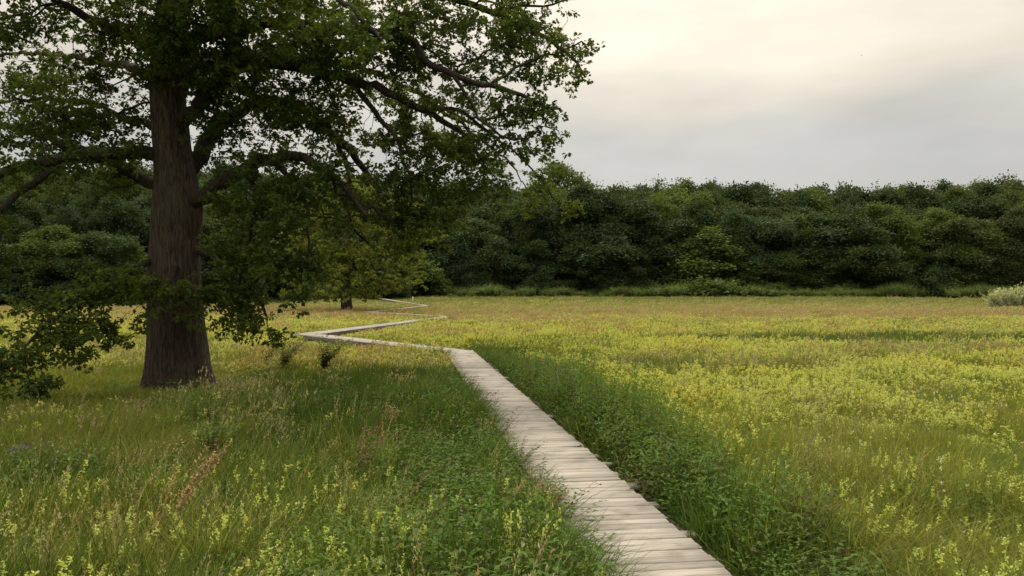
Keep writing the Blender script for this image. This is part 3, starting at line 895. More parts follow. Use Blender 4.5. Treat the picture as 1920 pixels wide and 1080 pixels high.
    # ---- foliage pads (px, py, rx, ry, depth, depth radius m, density)
    pads = [
        # right, upper crown
        (1055, 92, 48, 34, 18.6, .9, 1.0), (1085, 140, 34, 30, 21, .7, .8), (1000, 70, 70, 44, 19.5, 1.2, .9), (1030, 195, 52, 34, 18.2, .8, 1.0), (985, 130, 55, 36, 18.8, 1, .9),
        (930, 60, 70, 50, 20, 1.5, .95), (960, 20, 90, 40, 20.8, 1.5, .8), (1010, -30, 80, 40, 21, 1.5, .8), (890, 120, 70, 42, 19, 1.2, .9), (950, 190, 60, 30, 18.2, 1, .9),
        (1000, 255, 52, 22, 17.8, .7, 1.0), (930, 255, 55, 28, 19.2, 1, .9), (890, 290, 70, 26, 19, 1, .95), (960, 300, 60, 24, 19.5, 1, .8),
        (860, 190, 70, 30, 18.8, 1.2, .8), (820, 60, 100, 50, 19, 2, 1.0), (800, 130, 80, 36, 18.5, 1.4, .6), (740, 60, 90, 50, 18.5, 2, 1.1), (720, 120, 80, 34, 18.8, 1.6, .8),
        (640, 60, 90, 50, 18.5, 2, 1.1), (650, 140, 90, 40, 19, 1.8, .9), (560, 70, 90, 55, 18, 2.2, 1.2), (560, 150, 90, 46, 19, 2, 1.0), (480, 60, 80, 60, 18, 2.2, 1.0),
        (480, 150, 90, 50, 18.5, 2, 1.1), (400, 70, 70, 60, 17.5, 1.5, 1.1), (400, 170, 60, 50, 18.5, 1.2, .9), (540, 220, 70, 40, 19.5, 1.5, 1.0), (460, 230, 60, 36, 18.6, 1.2, .7),
        (640, 220, 80, 34, 20, 1.5, 1.0), (720, 215, 80, 34, 19.4, 1.5, .8), (790, 255, 80, 32, 19, 1.3, .9), (720, 280, 80, 34, 19.5, 1.3, 1.0), (820, 310, 80, 32, 19, 1.2, 1.1),
        (750, 340, 80, 36, 19, 1.3, 1.2), (850, 355, 70, 30, 18.8, 1.1, 1.1), (700, 400, 70, 36, 19, 1.4, .85), (790, 410, 70, 34, 18.6, 1.1, 1.2), (740, 450, 50, 24, 18.6, 1, .8),
        (860, 400, 40, 24, 18.8, .8, .9), (930, 340, 55, 26, 20, 1, .9),
        (1030, 345, 42, 24, 27.3, 1, 1.1), (1050, 390, 34, 18, 27.5, .8, 1.0), (985, 380, 50, 24, 27, 1, 1.0), (940, 300, 80, 30, 26.5, 1.5, .6), (840, 240, 110, 50, 26, 2, .6), (700, 180, 120, 50, 25.5, 2, .7),
        # right, hanging in the middle
        (600, 340, 60, 30, 17.6, 1, .7), (540, 340, 60, 40, 17.8, 1.1, 1.2), (500, 400, 55, 45, 17.8, 1, 1.2), (565, 420, 46, 46, 17.3, 1, .85), (530, 480, 50, 44, 17.4, .9, 1.2), (460, 470, 44, 50, 17.8, .9, 1.1),
        (580, 500, 26, 34, 17.2, .8, .5), (560, 555, 28, 24, 17.2, .6, .55), (440, 550, 44, 40, 17.9, .8, 1.2), (490, 590, 36, 30, 17.8, .6, 1.0), (425, 605, 34, 24, 17.9, .6, 1.0), (520, 620, 22, 14, 17.6, .4, .7),
        (400, 540, 30, 30, 18.2, .6, .9), (640, 430, 40, 30, 19.6, 1.2, .5), (440, 400, 34, 44, 18.2, .8, .7), (640, 370, 40, 26, 18.6, 1.1, .35),
        (440, 330, 40, 20, 18.0, .5, .8), (500, 290, 44, 20, 17.8, .6, 1.0), (560, 290, 44, 20, 17.7, .6, 1.0), (620, 320, 40, 20, 17.5, .6, 1.0), (420, 265, 30, 24, 19.2, .6, 1.0), (410, 215, 40, 26, 18.6, .7, 1.0), (430, 300, 26, 16, 20.2, .6, .8), (560, 215, 50, 30, 20.6, .8, 1.0), (620, 260, 40, 20, 20.8, .7, .9), (300, 200, 26, 30, 20.4, .6, .7), (250, 250, 40, 20, 19.6, .8, .9), (260, 320, 44, 16, 20.4, .8, .9), (200, 310, 50, 18, 20.4, .8, .9), (60, 320, 50, 18, 18.5, .8, .8),
        (180, 284, 50, 14, 17.9, .5, .9), (95, 300, 50, 14, 17.2, .5, .9), (245, 272, 34, 14, 18.4, .4, .8), (20, 312, 40, 14, 16.8, .5, .8), (230, 300, 30, 12, 18.8, .4, .6),
        # in front of the trunk
        (345, 555, 40, 22, 17.9, .4, .9), (300, 545, 36, 26, 18.0, .5, 1.0), (375, 590, 24, 16, 17.8, .35, .8), (330, 60, 70, 60, 17.2, 1.2, 1.3), (330, 110, 50, 30, 17.8, .8, 1.0), (370, 250, 20, 22, 18.4, .4, .5),
        # left, upper crown
        (250, 50, 70, 60, 18.4, 1.6, 1.2), (170, 60, 70, 50, 18.6, 1.6, .7), (80, 30, 70, 50, 18.2, 1.6, .6), (10, 60, 60, 60, 18, 1.6, .6), (-60, 40, 70, 60, 18, 1.5, .8),
        (270, 140, 50, 50, 19, 1.4, 1.0), (200, 150, 60, 44, 20, 1.6, .9), (120, 160, 70, 50, 20.5, 1.6, .8), (40, 160, 70, 50, 21, 1.6, .8), (-40, 190, 70, 60, 21, 1.6, .9),
        (220, 215, 60, 36, 19.6, 1.3, 1.1), (140, 220, 80, 36, 19.6, 1.4, 1.15), (60, 230, 80, 36, 19.6, 1.4, 1.15), (0, 260, 70, 34, 18.5, 1.2, .9), (180, 262, 70, 22, 19, 1, .9), (90, 280, 70, 20, 18.6, .9, .8),
        (100, 100, 60, 34, 23, 1.6, .5), (20, 110, 60, 34, 24, 1.6, .6),
        # left, under the big limb
        (30, 340, 40, 24, 17.2, .8, .5), (150, 330, 50, 18, 19.5, .8, .5), (230, 345, 40, 22, 20.4, .8, .5), (-60, 420, 50, 60, 16.4, 1, .8), (-30, 520, 40, 40, 16, .8, .7),
        # low left bough
        (250, 520, 44, 30, 17.8, .8, 1.1), (205, 548, 55, 30, 17.0, .8, 1.2), (150, 570, 60, 30, 16.5, .8, 1.2), (235, 610, 44, 26, 17.2, .6, 1.1), (170, 625, 50, 28, 16.4, .7, 1.1), (110, 615, 50, 30, 16, .7, 1.0),
        (60, 620, 50, 30, 15.6, .6, .9), (110, 665, 46, 26, 15.6, .6, 1.0), (45, 670, 44, 28, 15.3, .6, .9), (10, 685, 34, 26, 15.2, .5, .8), (90, 712, 34, 18, 15.1, .4, .9), (140, 660, 30, 26, 15.8, .5, .7), (40, 715, 22, 14, 15, .4, .7), (95, 735, 14, 9, 15, .25, .8), (95, 560, 60, 22, 16.4, .7, .9),
        # crown above the frame
        (120, -60, 150, 60, 18, 2.5, .6), (-60, -120, 140, 90, 18, 2.5, .5), (60, -220, 150, 60, 18, 2.5, .5), (300, -80, 130, 60, 17.5, 2.5, .7), (250, -180, 130, 50, 16, 2.5, .5), (480, -60, 140, 60, 17.5, 2.5, .7),
        (480, -180, 140, 60, 19, 2.5, .5), (640, -80, 140, 60, 19, 2.5, .7), (650, -220, 140, 50, 19.8, 2.5, .5), (800, -60, 120, 60, 20, 2.2, .7), (820, -190, 110, 50, 20, 2, .5), (330, -280, 130, 60, 20, 3, .5),
        (400, -180, 120, 60, 24, 2.5, .5), (600, -20, 140, 60, 23.5, 2, .5), (330, -400, 110, 50, 19.5, 2.5, .4), (450, 30, 130, 50, 23, 2, .5), (200, 20, 120, 60, 23, 2, .4), (560, 10, 90, 50, 14.8, 1.2, .7), (680, 40, 60, 40, 13.9, .9, .7), (220, -120, 90, 60, 14, 1.5, .5),
    ]
    T = []
    for (px, py, rx, ry, d, rd, den) in pads:
        c = at(px, py, d)
        s = d / FPX
        den = den * (0.76 if px > 600 and py < 300 else 0.85 if px < 250 else 0.95)
        if d < 17.3 and py > 500:
            den *= 0.8
        n = int(rx * ry * den / 62 * (d / 18.5) ** 0.5) + 2
        if py < -30:
            n = int(n * 1.5)  # unseen upper crown thickened to deepen the shade below
        u = rdir(n, r) * (r.uniform(0, 1, n) ** 0.42)[:, None]
        if py > -40 and n > 8:
            cu = u[r.integers(0, n, max(3, n // 6))]
            u = cu[r.integers(0, len(cu), n)] + r.normal(size=(n, 3)) * np.array([0.22 / max(rx * s, .3), 0.22 / max(rd, .3), 0.17 / max(ry * s, .25)])
        # flattened pads with a ragged edge
        T.append(c + u * np.array([rx * s * 1.05, rd, ry * s * 0.85]) + r.normal(size=(n, 3)) * 0.07)
    T = np.concatenate(T)
    ends = grow(sk, T, bf=0.30, r=r, jit=0.07)
    rad = radii(sk, twig=0.0068, e=2.15)
    ids = list(range(len(limbs)))
    wood = wood_mb(sk, rad, ids)
    temps = tuft_templates(14, 34, 0.19, 0.108, 0.58, 77)
    small = tuft_templates(6, 12, 0.10, 0.10, 0.58, 78)
    tips = np.array([sk.pos[e] for e in ends]); tl = np.array([sk.limb[e] for e in ends])
    # a few leaves along the thin twigs too
    thin = [i for i in range(len(sk.pos)) if rad[i] < 0.011 and r.random() < 0.22]
    tw = np.array([sk.pos[i] for i in thin]); twl = np.array([sk.limb[i] for i in thin])
    nl = 0
    for li in ids:
        br = obj('branch', wood[li].mesh('branch', [M['limb']], True), root)
        br.data.transform(__import__('mathutils').Matrix.Translation(Vector(-OAK)))
        mb = MB()
        sel = tips[tl == li]
        if len(sel):
            place_templates(mb, temps, sel - OAK, r)
        s2 = tw[twl == li] if len(tw) else []
        if len(s2):
            place_templates(mb, small, s2 - OAK, r)
        if mb.n:
            nl += mb.n // 5
            tag(obj('foliage', mb.mesh('foliage', [M['oak']]), br), kind='stuff')
    print('oak tufts', len(T), 'nodes', len(sk.pos), 'leaves', nl)
    return root


build_oak()


# ------------------------------------------------------------------ trees of the wood
def crown_mesh(name, seed, W, H, z0, kind, n=3000, leaf=0.30, per=9):
    """crown W wide and H tall (from z0): uneven lobes of leaf sprays"""
    r = np.random.default_rng(seed)
    lob = []
    m = {'dome': 46, 'tall': 38, 'cone': 44, 'bush': 22}[kind]
    ph0, ph1, skew = r.uniform(0, 6.28), r.uniform(0, 6.28), r.uniform(0.1, 0.3)
    for _ in range(m):
        t = r.uniform(0.04, 1)
        if kind == 'dome':
            prof = math.sqrt(max(0, 1 - (max(t - 0.42, 0) / 0.58) ** 2)) * (0.72 + 0.28 * min(1, t / 0.35))
        elif kind == 'tall':
            prof = math.sin(math.pi * min(1, 0.16 + 0.84 * t)) ** 0.6 * 0.95
        elif kind == 'cone':
            prof = (1 - t) ** 0.75 * 1.0 + 0.06
        else:
            prof = math.sqrt(max(0, 1 - t * t)) * 0.95 + 0.1
        a = r.uniform(0, 2 * math.pi)
        prof *= 1 + skew * math.cos(a - ph0) * 0.8 + 0.22 * math.sin(2 * a + ph1 + 3 * t)
        rr = W / 2 * prof * r.uniform(0.25, 0.9) ** 0.7
        R_ = W * r.uniform(0.075, 0.165) * (1.0 if kind != 'cone' else (0.7 + 0.5 * (1 - t)))
        lob.append((math.cos(a) * rr, math.sin(a) * rr, z0 + t * (H - z0 - R_ * 0.6) * (1 - 0.10 * r.uniform() - skew * 0.3 * (1 + math.cos(a - ph0 + 2))), R_))
    lob = np.array(lob)
    w = lob[:, 3] ** 2
    li = r.choice(m, n, p=w / w.sum())
    u = rdir(n, r)
    out = np.stack([lob[li, 0], lob[li, 1], np.zeros(n)], 1)
    u = unit(u + unit(out) * 0.45 + np.array([0, 0, 0.25]))
    rr = lob[li, 3] * (0.62 + 0.45 * r.uniform(0, 1, n) ** 0.7)
    u2 = u.copy(); u2[:, 2] *= 0.95
    P = lob[li, :3] + u2 * rr[:, None]
    # stray sprays that break the outline
    st = r.random(n) < 0.2
    P[st] += u[st] * r.uniform(0.1, 0.9, st.sum())[:, None]
    P[:, 2] = np.maximum(P[:, 2], 0.25)
    PP = np.repeat(P, per, 0) + r.normal(size=(n * per, 3)) * leaf * np.array([1.25, 1.25, 0.85])
    UU = np.repeat(u, per, 0)
    A = unit(rdir(n * per, r) + UU * 0.6 - np.array([0, 0, 0.25]))
    Nn = UU * 0.8 + np.repeat(rdir(n, r), per, 0) * 0.75 + rdir(n * per, r) * 0.25 + np.array([0, 0, .3])
    l = leaf * r.uniform(0.7, 1.4, n * per)
    V, Fs = diamonds(PP, A, Nn, l, l * 0.68)
    return mesh(name, V, Fs, [M['dark']])


def trunk_mesh(seed, H, r0):
    r = np.random.default_rng(seed)
    mb = MB()
    P = [np.array([0, 0, -0.3])]
    for k in range(1, 8):
        P.append(np.array([r.normal() * 0.12 * k * .5, r.normal() * 0.12 * k * .5, H * k / 7]))
    P = np.array(P)
    V, Fs = tube(P, r0 * np.array([1.35, 1, .9, .8, .65, .5, .32, .12]), 9)
    mb.add(V, Fs)
    for _ in range(9):
        k = r.integers(2, 7)
        a = r.uniform(0, 2 * math.pi); ln = H * r.uniform(.16, .30)
        d = np.array([math.cos(a), math.sin(a), r.uniform(.3, .9)])
        Q = np.array([P[k], P[k] + d * ln * .5 + [0, 0, .1], P[k] + d * ln + [0, 0, ln * .15]])
        V, Fs = tube(Q, r0 * np.array([.42, .28, .08]), 6)
        mb.add(V, Fs)
    return mb.mesh('trunk', [M['bark2']], True)


PROTO = {}


def proto(kind, v):
    """nominal size 10 m wide, 20 m tall (bush 5 x 5)"""
    key = (kind, v)
    if key not in PROTO:
        if kind == 'bush':
            PROTO[key] = (crown_mesh('crown', 900 + v, 5, 5, 0.2, 'bush', 1000, 0.24), trunk_mesh(950 + v, 3.2, 0.10), 5, 5)
        elif kind == 'cone':
            PROTO[key] = (crown_mesh('crown', 920 + v, 9, 13, 0.3, 'cone', 2300, 0.31), trunk_mesh(960 + v, 10, 0.2), 9, 13)
        elif kind == 'tall':
            PROTO[key] = (crown_mesh('crown', 940 + v, 8, 18, 1.2, 'tall', 2700, 0.33), trunk_mesh(970 + v, 14, 0.26), 8, 18)
        else:
            PROTO[key] = (crown_mesh('crown', 930 + v, 12, 20, 2.0, 'dome', 4200, 0.36), trunk_mesh(980 + v, 15, 0.36), 12, 20)
    return PROTO[key]


NAMES = {'bush': 'bush', 'cone': 'broadleaf_tree', 'tall': 'broadleaf_tree', 'dome': 'broadleaf_tree'}


def wood_tree(kind, v, x, y, w, h, tone, label, group=None, cat=None):
    cm, tm, W0, H0 = proto(kind, v)
    t = thing(NAMES[kind], label, cat or ('bush' if kind == 'bush' else 'tree'), (x, y, float(gz(x, y))), group, random.uniform(0, 6.28))
    sw, sh = w / W0, h / H0
    c = obj('crown', cm, t)
    c.scale = (sw, sw, sh)
    c.material_slots[0].link = 'OBJECT'
    c.material_slots[0].material = M[tone]
    k = obj('trunk', tm, t)
    k.scale = (sw, sw, sh)
    return t


def edge_d(px):
    return np.interp(px, [-300, 0, 280, 520, 700, 820, 2200], [84, 94, 99, 109, 126, 139, 141])


def wood_px(kind, v, px, top, wpx, back, tone, label, group=None, cat=None):
    d = float(edge_d(px)) + back
    x = (px - 960) / FPX * d
    h = CAM_H + (540 - top) / FPX * d - float(gz(x, d))
    return wood_tree(kind, v, x, d, wpx / FPX * d, h, tone, label, group, cat)


FRONT = [
    # kind, variant, px, top, width, back, tone, label
    ('cone', 0, 1330, 424, 205, 3, 'bright', 'broad pyramid-shaped light green tree at the centre front of the wood'),
    ('cone', 1, 1425, 492, 120, 1, 'olive', 'low olive skirt of foliage sloping down right of the pyramid-shaped tree'),
    ('cone', 2, 1262, 462, 90, 2, 'dark', 'small dark green pointed tree left of the broad pyramid-shaped one'),
    ('tall', 0, 1197, 468, 62, 1, 'olive', 'narrow olive bushy tree with a rounded point, right of a greyer round tree'),
    ('dome', 0, 1148, 426, 105, 3, 'blue', 'round grey-green tree left of the narrow olive bushy tree'),
    ('tall', 1, 1075, 438, 86, 2, 'olive', 'brownish green egg-shaped tree in front of the highest crown of the wood'),
    ('tall', 2, 1000, 446, 80, 2, 'dark', 'dark green slim tree below the tip of the oak\'s longest bough'),
    ('tall', 0, 930, 440, 66, 2, 'olive', 'slender olive tree above the left half of the bracken bank'),
    ('cone', 2, 868, 452, 96, 1, 'blue', 'blue-green bushy tree at the left end of the bracken bank'),
    ('dome', 1, 1000, 362, 150, 9, 'blue', 'broad blue-green crown behind the slim edge trees under the oak\'s right boughs'),
    ('dome', 2, 1090, 345, 150, 10, 'dark', 'large dark rounded crown filling the wood behind the brownish egg-shaped tree'),
    ('dome', 3, 1040, 288, 150, 20, 'bright', 'highest rounded crown of the wood, rising beside the oak\'s drooping tips'),
    ('dome', 0, 1378, 384, 112, 8, 'blue', 'blue-green domed tree directly behind the pyramid-shaped light tree'),
    ('dome', 1, 1440, 402, 120, 6, 'blue', 'bluish tree with pale leaf edges, behind the olive skirt of foliage'),
    ('tall', 1, 1517, 420, 66, 4, 'bright', 'bright green upright tree right of the bluish tree with pale leaf edges'),
    ('dome', 2, 1578, 440, 128, 3, 'olive', 'wide olive tree right of the bright green upright tree'),
    ('dome', 3, 1668, 372, 138, 6, 'bright', 'leafy tree with a light green pointed shoulder behind the small round bush'),
    ('tall', 2, 1782, 404, 118, 3, 'olive', 'tall drooping olive birch-like tree left of the reedy willow bush'),
    ('bush', 0, 1695, 514, 50, -2, 'dark', 'small round dark bush standing forward of the wood by the bracken'),
    ('bush', 1, 1748, 500, 66, 0, 'dark', 'low dark shrub between the small round bush and the drooping birch-like tree'),
    ('dome', 0, 1890, 428, 110, 5, 'olive', 'olive tree behind the reedy willow bush at the right edge'),
    ('dome', 1, 1640, 450, 100, 4, 'dark', 'dark thicket tree behind the forward-standing small round bush'),
    ('bush', 2, 1455, 528, 58, -3, 'bright', 'low light green shrub at the foot of the olive skirt'),
    ('cone', 1, 1130, 505, 80, -1, 'dark', 'low dark shrubby tree at the foot of the round grey-green tree'),
    ('bush', 3, 1022, 508, 70, -2, 'dark', 'dark low shrub in the bracken\'s rear edge below the oak\'s longest bough'),
    # left part, seen beneath and through the oak
    ('dome', 2, 90, 420, 150, 1, 'bright', 'yellow-green tree seen under the oak\'s big left limb, left of the trunk'),
    ('dome', 3, 20, 450, 130, 0, 'blue', 'blue-green tree at the far left edge beneath the oak\'s big left limb'),
    ('dome', 1, 190, 430, 130, 1, 'dark', 'dark green tree just left of the oak\'s trunk, behind the meadow'),
    ('cone', 0, 250, 460, 120, 0, 'bright', 'light green shrubby tree touching the oak\'s trunk on its left side'),
    ('dome', 0, 420, 420, 140, 1, 'dark', 'dark tree just right of the oak\'s trunk behind the hanging leaves'),
    ('cone', 2, 770, 470, 130, 2, 'bright', 'green spreading shrubby tree right of the smaller oak by the far boardwalk'),
    ('dome', 2, 800, 420, 150, 8, 'dark', 'dark tree behind the marker post at the far boardwalk'),
    ('bush', 1, 712, 500, 90, 1, 'dark', 'dark bush where the far boardwalk ends at the wood'),
    ('bush', 0, 560, 510, 90, -1, 'dark', 'dark bush left of the smaller oak\'s trunk at the wood\'s edge'),
    ('bush', 2, 130, 520, 110, -1, 'dark', 'low dark bush at the wood\'s foot left of the oak\'s trunk'),
]
for (kind, v, px, top, wp, back, tone, label) in FRONT:
    wood_px(kind, v, px, top, wp, back, tone, label)


def back_rows():
    r = random.Random(3)
    tones = ['dark', 'dark', 'blue', 'olive', 'olive', 'dark', 'dark', 'bright']
    TN = dict(dark='dark green', blue='grey-green', olive='olive', bright='light green')
    top_line = lambda p: np.interp(p, [-250, 300, 640, 800, 960, 1100, 1140, 1200, 1320, 1420, 1480, 1600, 1680, 1770, 1880, 2150], [306, 304, 322, 335, 345, 350, 354, 342, 331, 338, 346, 338, 342, 340, 333, 338])
    zones = [
        (-250, 560, 'broadleaf tree of the wood seen only through the big oak\'s boughs', 'wood trees behind the big oak'),
        (560, 1000, 'broadleaf tree of the wood behind the smaller oak and the far boardwalk', 'wood trees behind the smaller oak'),
        (1000, 1500, 'tree in the wood\'s rear ranks, just right of the big oak', 'rear ranks of the wood, right centre'),
        (1500, 2160, 'tree in the wood\'s rear ranks, towards the reedy willow bush', 'rear ranks of the wood, right')]
    for x0, x1, lab, grp in zones:
        for row, (back, stepx, lift) in enumerate(((7, 84, 72), (17, 76, 36), (28, 60, 8), (38, 56, 2), (46, 60, -1))):
            px = x0 + r.uniform(10, 40)
            while px < x1:
                top = float(top_line(px)) + lift * r.uniform(0.5, 1.3) + r.uniform(-7, 9)
                kind = r.choice(['dome', 'dome', 'dome', 'tall'])
                wp = r.uniform(90, 170) if kind == 'dome' else r.uniform(70, 110)
                tone = r.choice(tones)
                wood_px(kind, r.randrange(4 if kind == 'dome' else 3), px, top, wp, back + r.uniform(-3, 3), tone, TN[tone] + ' ' + lab, grp + ', ' + TN[tone])
                px += stepx * r.uniform(0.75, 1.25)
        # undergrowth that closes the foot of the wood
        px = x0 + 10
        while px < x1:
            wood_px('bush', r.randrange(4), px, r.uniform(485, 520), r.uniform(60, 95), r.uniform(3, 9), r.choice(['dark', 'dark', 'blue']), lab.replace('broadleaf tree of the wood', 'dark undergrowth bush').replace('tree in the wood\'s rear ranks', 'dark undergrowth bush at the foot of the wood'), grp.replace('wood trees', 'undergrowth').replace('rear ranks of the wood', 'undergrowth of the wood'))
            px += r.uniform(38, 62)


back_rows()


# ------------------------------------------------------------------ smaller oak by the far boardwalk
def build_mid_oak():
    r = np.random.default_rng(9)
    d = 77.0
    base = np.array([(651 - 960) / FPX * d, d, float(gz((651 - 960) / FPX * d, d))])
    root = thing('oak_tree', 'smaller yellow-green oak with a short stout trunk beside the far boardwalk', 'tree', base)
    prof = [(594, 652, 34), (585, 651, 26), (575, 650, 22), (560, 649, 20), (520, 648, 19), (470, 648, 17), (420, 650, 13), (370, 652, 8), (330, 652, 3)]
    C = catmull(np.array([np.append(at(c, y, d), w / 2 * d / FPX) for y, c, w in prof]), 0.5)
    V, Fs = tube(C[:, :3] - base, C[:, 3], 16)
    obj('trunk', mesh('trunk', V, Fs, [M['bark']], smooth_=True), root)
    pads = [(650, 350, 60, 24), (600, 370, 60, 26), (700, 375, 60, 26), (760, 400, 50, 24), (570, 410, 60, 28), (640, 410, 80, 30), (720, 430, 80, 28), (790, 440, 44, 24), (560, 460, 60, 28), (620, 465, 70, 28),
            (690, 480, 70, 28), (760, 490, 60, 24), (580, 510, 60, 26), (640, 520, 60, 24), (710, 530, 56, 20), (560, 545, 34, 16), (610, 550, 40, 14), (690, 552, 30, 10), (760, 530, 40, 16), (545, 500, 34, 22)]
    front = [(650, 515, 46, 20), (625, 545, 30, 12), (682, 542, 26, 11), (650, 480, 50, 20), (655, 548, 16, 6)]
    sk = Skel()
    cn = [0]
    n0 = None
    for q, p in enumerate(C):
        n0 = sk.add(p[:3], (n0 if n0 is not None else -1), 0 if p[2] > base[2] + 2.2 else -1, p[3])
    T = []
    for px, py, rx, ry in pads + front:
        n = int(rx * ry / 22)
        u = rdir(n, r) * (r.uniform(0, 1, n) ** 0.45)[:, None]
        dd = d + r.uniform(-2.5, 2.5) - (3.5 if (px, py, rx, ry) in front else 0)
        T.append(at(px, py, dd) + u * np.array([rx * d / FPX, 3.2, ry * d / FPX]))
    T = np.concatenate(T)
    ends = grow(sk, T, bf=0.4, step=0.7, r=r, jit=0.1)
    for i in range(len(C)):
        sk.limb[i] = -1
    rad = radii(sk, twig=0.014)
    wood = wood_mb(sk, rad, [0])[0]
    br = obj('branch', wood.mesh('branch', [M['bark']], True), root)
    br.data.transform(__import__('mathutils').Matrix.Translation(Vector(-base)))
    mb = MB()
    temps = tuft_templates(8, 26, 0.55, 0.26, 0.62, 79)
    place_templates(mb, temps, T - base, r)
    tag(obj('crown', mb.mesh('crown', [M['midoak']]), root), kind='stuff')


build_mid_oak()

# ------------------------------------------------------------------ meadow plants: source clumps
WIND = np.array([0.16, 0.05])


def g_grass(seed, n, rad, h0, h1, w, mat):
    r = np.random.default_rng(seed)
    a = r.uniform(0, 6.283, n); q = rad * np.sqrt(r.uniform(0, 1, n))
    B = np.stack([np.cos(a) * q, np.sin(a) * q, np.full(n, -0.04)], 1)
    H = r.uniform(h0, h1, n)
    lean = r.normal(size=(n, 2)) * 0.46 + WIND * 1.5
    V, Fs = blades(B, H, lean, w * r.uniform(.7, 1.3, n), r)
    return mesh('grass_clump', V, Fs, [mat])


def g_dry(seed, n, rad, h0, h1, w, mat, head, hl, nseed=9):
    r = np.random.default_rng(seed)
    mb = MB()
    for _ in range(n):
        a = r.uniform(0, 6.283); q = rad * math.sqrt(r.uniform())
        B = np.array([math.cos(a) * q, math.sin(a) * q, -0.04]); H = r.uniform(h0, h1)
        lean = r.normal(size=2) * 0.20 + WIND * 1.6
        V, Fs = blades(B[None], np.array([H]), lean[None], np.array([w]), r)
        mb.add(V, Fs, 0)
        ts = r.uniform(0.72, 1.0, nseed)
        P = np.array([stalk_points(B, H, lean, t) for t in ts])
        A = rdir(nseed, r) * 0.7 + np.array([lean[0], lean[1], 0.9])
        V, Fs = diamonds(P, A, rdir(nseed, r), hl, hl * 0.38)
        mb.add(V, Fs, 1)
    return mb.mesh('dry_clump', [mat, head])


def g_flower(seed, n, rad, h0, h1, petal, pl, npet, nleaf, w=0.005, headlen=0.10):
    r = np.random.default_rng(seed)
    mb = MB()
    for _ in range(n):
        a = r.uniform(0, 6.283); q = rad * math.sqrt(r.uniform())
        B = np.array([math.cos(a) * q, math.sin(a) * q, -0.04]); H = r.uniform(h0, h1)
        lean = r.normal(size=2) * 0.14 + WIND * 0.5
        V, Fs = blades(B[None], np.array([H]), lean[None], np.array([w]), r)
        mb.add(V, Fs, 0)
        if nleaf:
            ts = r.uniform(0.25, 0.85, nleaf)
            P = np.array([stalk_points(B, H, lean, t) for t in ts])
            A = rdir(nleaf, r); A[:, 2] = 0.35
            V, Fs = diamonds(P, A, rdir(nleaf, r) * .5 + [0, 0, 1], 0.055, 0.016)
            mb.add(V, Fs, 0)
        ts = 1 - r.uniform(0, headlen / H, npet)
        P = np.array([stalk_points(B, H, lean, t) for t in ts])
        A = rdir(npet, r); A[:, 2] = np.abs(A[:, 2]) * .6 + .15
        V, Fs = leaves(P, A, rdir(npet, r) + [0, 0, .6], pl, pl * 0.62)
        mb.add(V, Fs, 1)
    return mb.mesh('flower_clump', [M['grass'], M[petal]])


def g_herb(seed, n, rad, h0, h1, leafl, mat, stem, step=0.06, ratio=0.5):
    r = np.random.default_rng(seed)
    mb = MB()
    PP, AA, NN, LL = [], [], [], []
    for _ in range(n):
        a = r.uniform(0, 6.283); q = rad * math.sqrt(r.uniform())
        B = np.array([math.cos(a) * q, math.sin(a) * q, -0.04]); H = r.uniform(h0, h1)
        lean = r.normal(size=2) * 0.24 + WIND * 0.4
        V, Fs = blades(B[None], np.array([H]), lean[None], np.array([0.006]), r)
        mb.add(V, Fs, 1)
        ph = r.uniform(0, 6.28)
        ts = np.arange(0.22, 1.0, step / H)
        for k, t in enumerate(ts):
            c = stalk_points(B, H, lean, t)
            for s in (0, math.pi):
                b = ph + k * 1.57 + s + r.normal() * 0.25
                PP.append(c); AA.append([math.cos(b), math.sin(b), r.uniform(-.25, .45)])
                NN.append([r.normal() * .25, r.normal() * .25, 1]); LL.append(leafl * (1.1 - 0.55 * t) * r.uniform(.8, 1.2))
    LL = np.array(LL)
    V, Fs = leaves(np.array(PP), np.array(AA), np.array(NN), LL, LL * ratio)
    mb.add(V, Fs, 0)
    return mb.mesh('herb_clump', [mat, stem])


def g_bracken(seed):
    r = np.random.default_rng(seed)
    PP, AA, NN, LL = [], [], [], []
    for _ in range(9):
        a = r.uniform(0, 6.28); H = r.uniform(0.9, 1.35); q = r.uniform(0, .5)
        B = np.array([math.cos(a) * q, math.sin(a) * q, 0])
        lean = np.array([math.cos(a), math.sin(a)]) * r.uniform(.3, .7)
        for t in np.linspace(0.4, 1, 8):
            c = stalk_points(B, H, lean, t)
            for s in (-1, 1):
                b = a + s * 1.35 + r.normal() * .2
                PP.append(c); AA.append([math.cos(b), math.sin(b), r.uniform(-.2, .3)]); NN.append([r.normal() * .3, r.normal() * .3, 1]); LL.append(0.42 * (1.25 - t))
    LL = np.array(LL)
    V, Fs = diamonds(np.array(PP), np.array(AA), np.array(NN), LL, LL * 0.4)
    return mesh('bracken_clump', V, Fs, [M['bracken']])


def source(name, meshes):
    c = bpy.data.collections.new(name)          # not linked to the scene: only a store for the scatter
    for i, me in enumerate(meshes):
        o = bpy.data.objects.new('%s_%02d' % (name, i), me)
        c.objects.link(o)
    return c


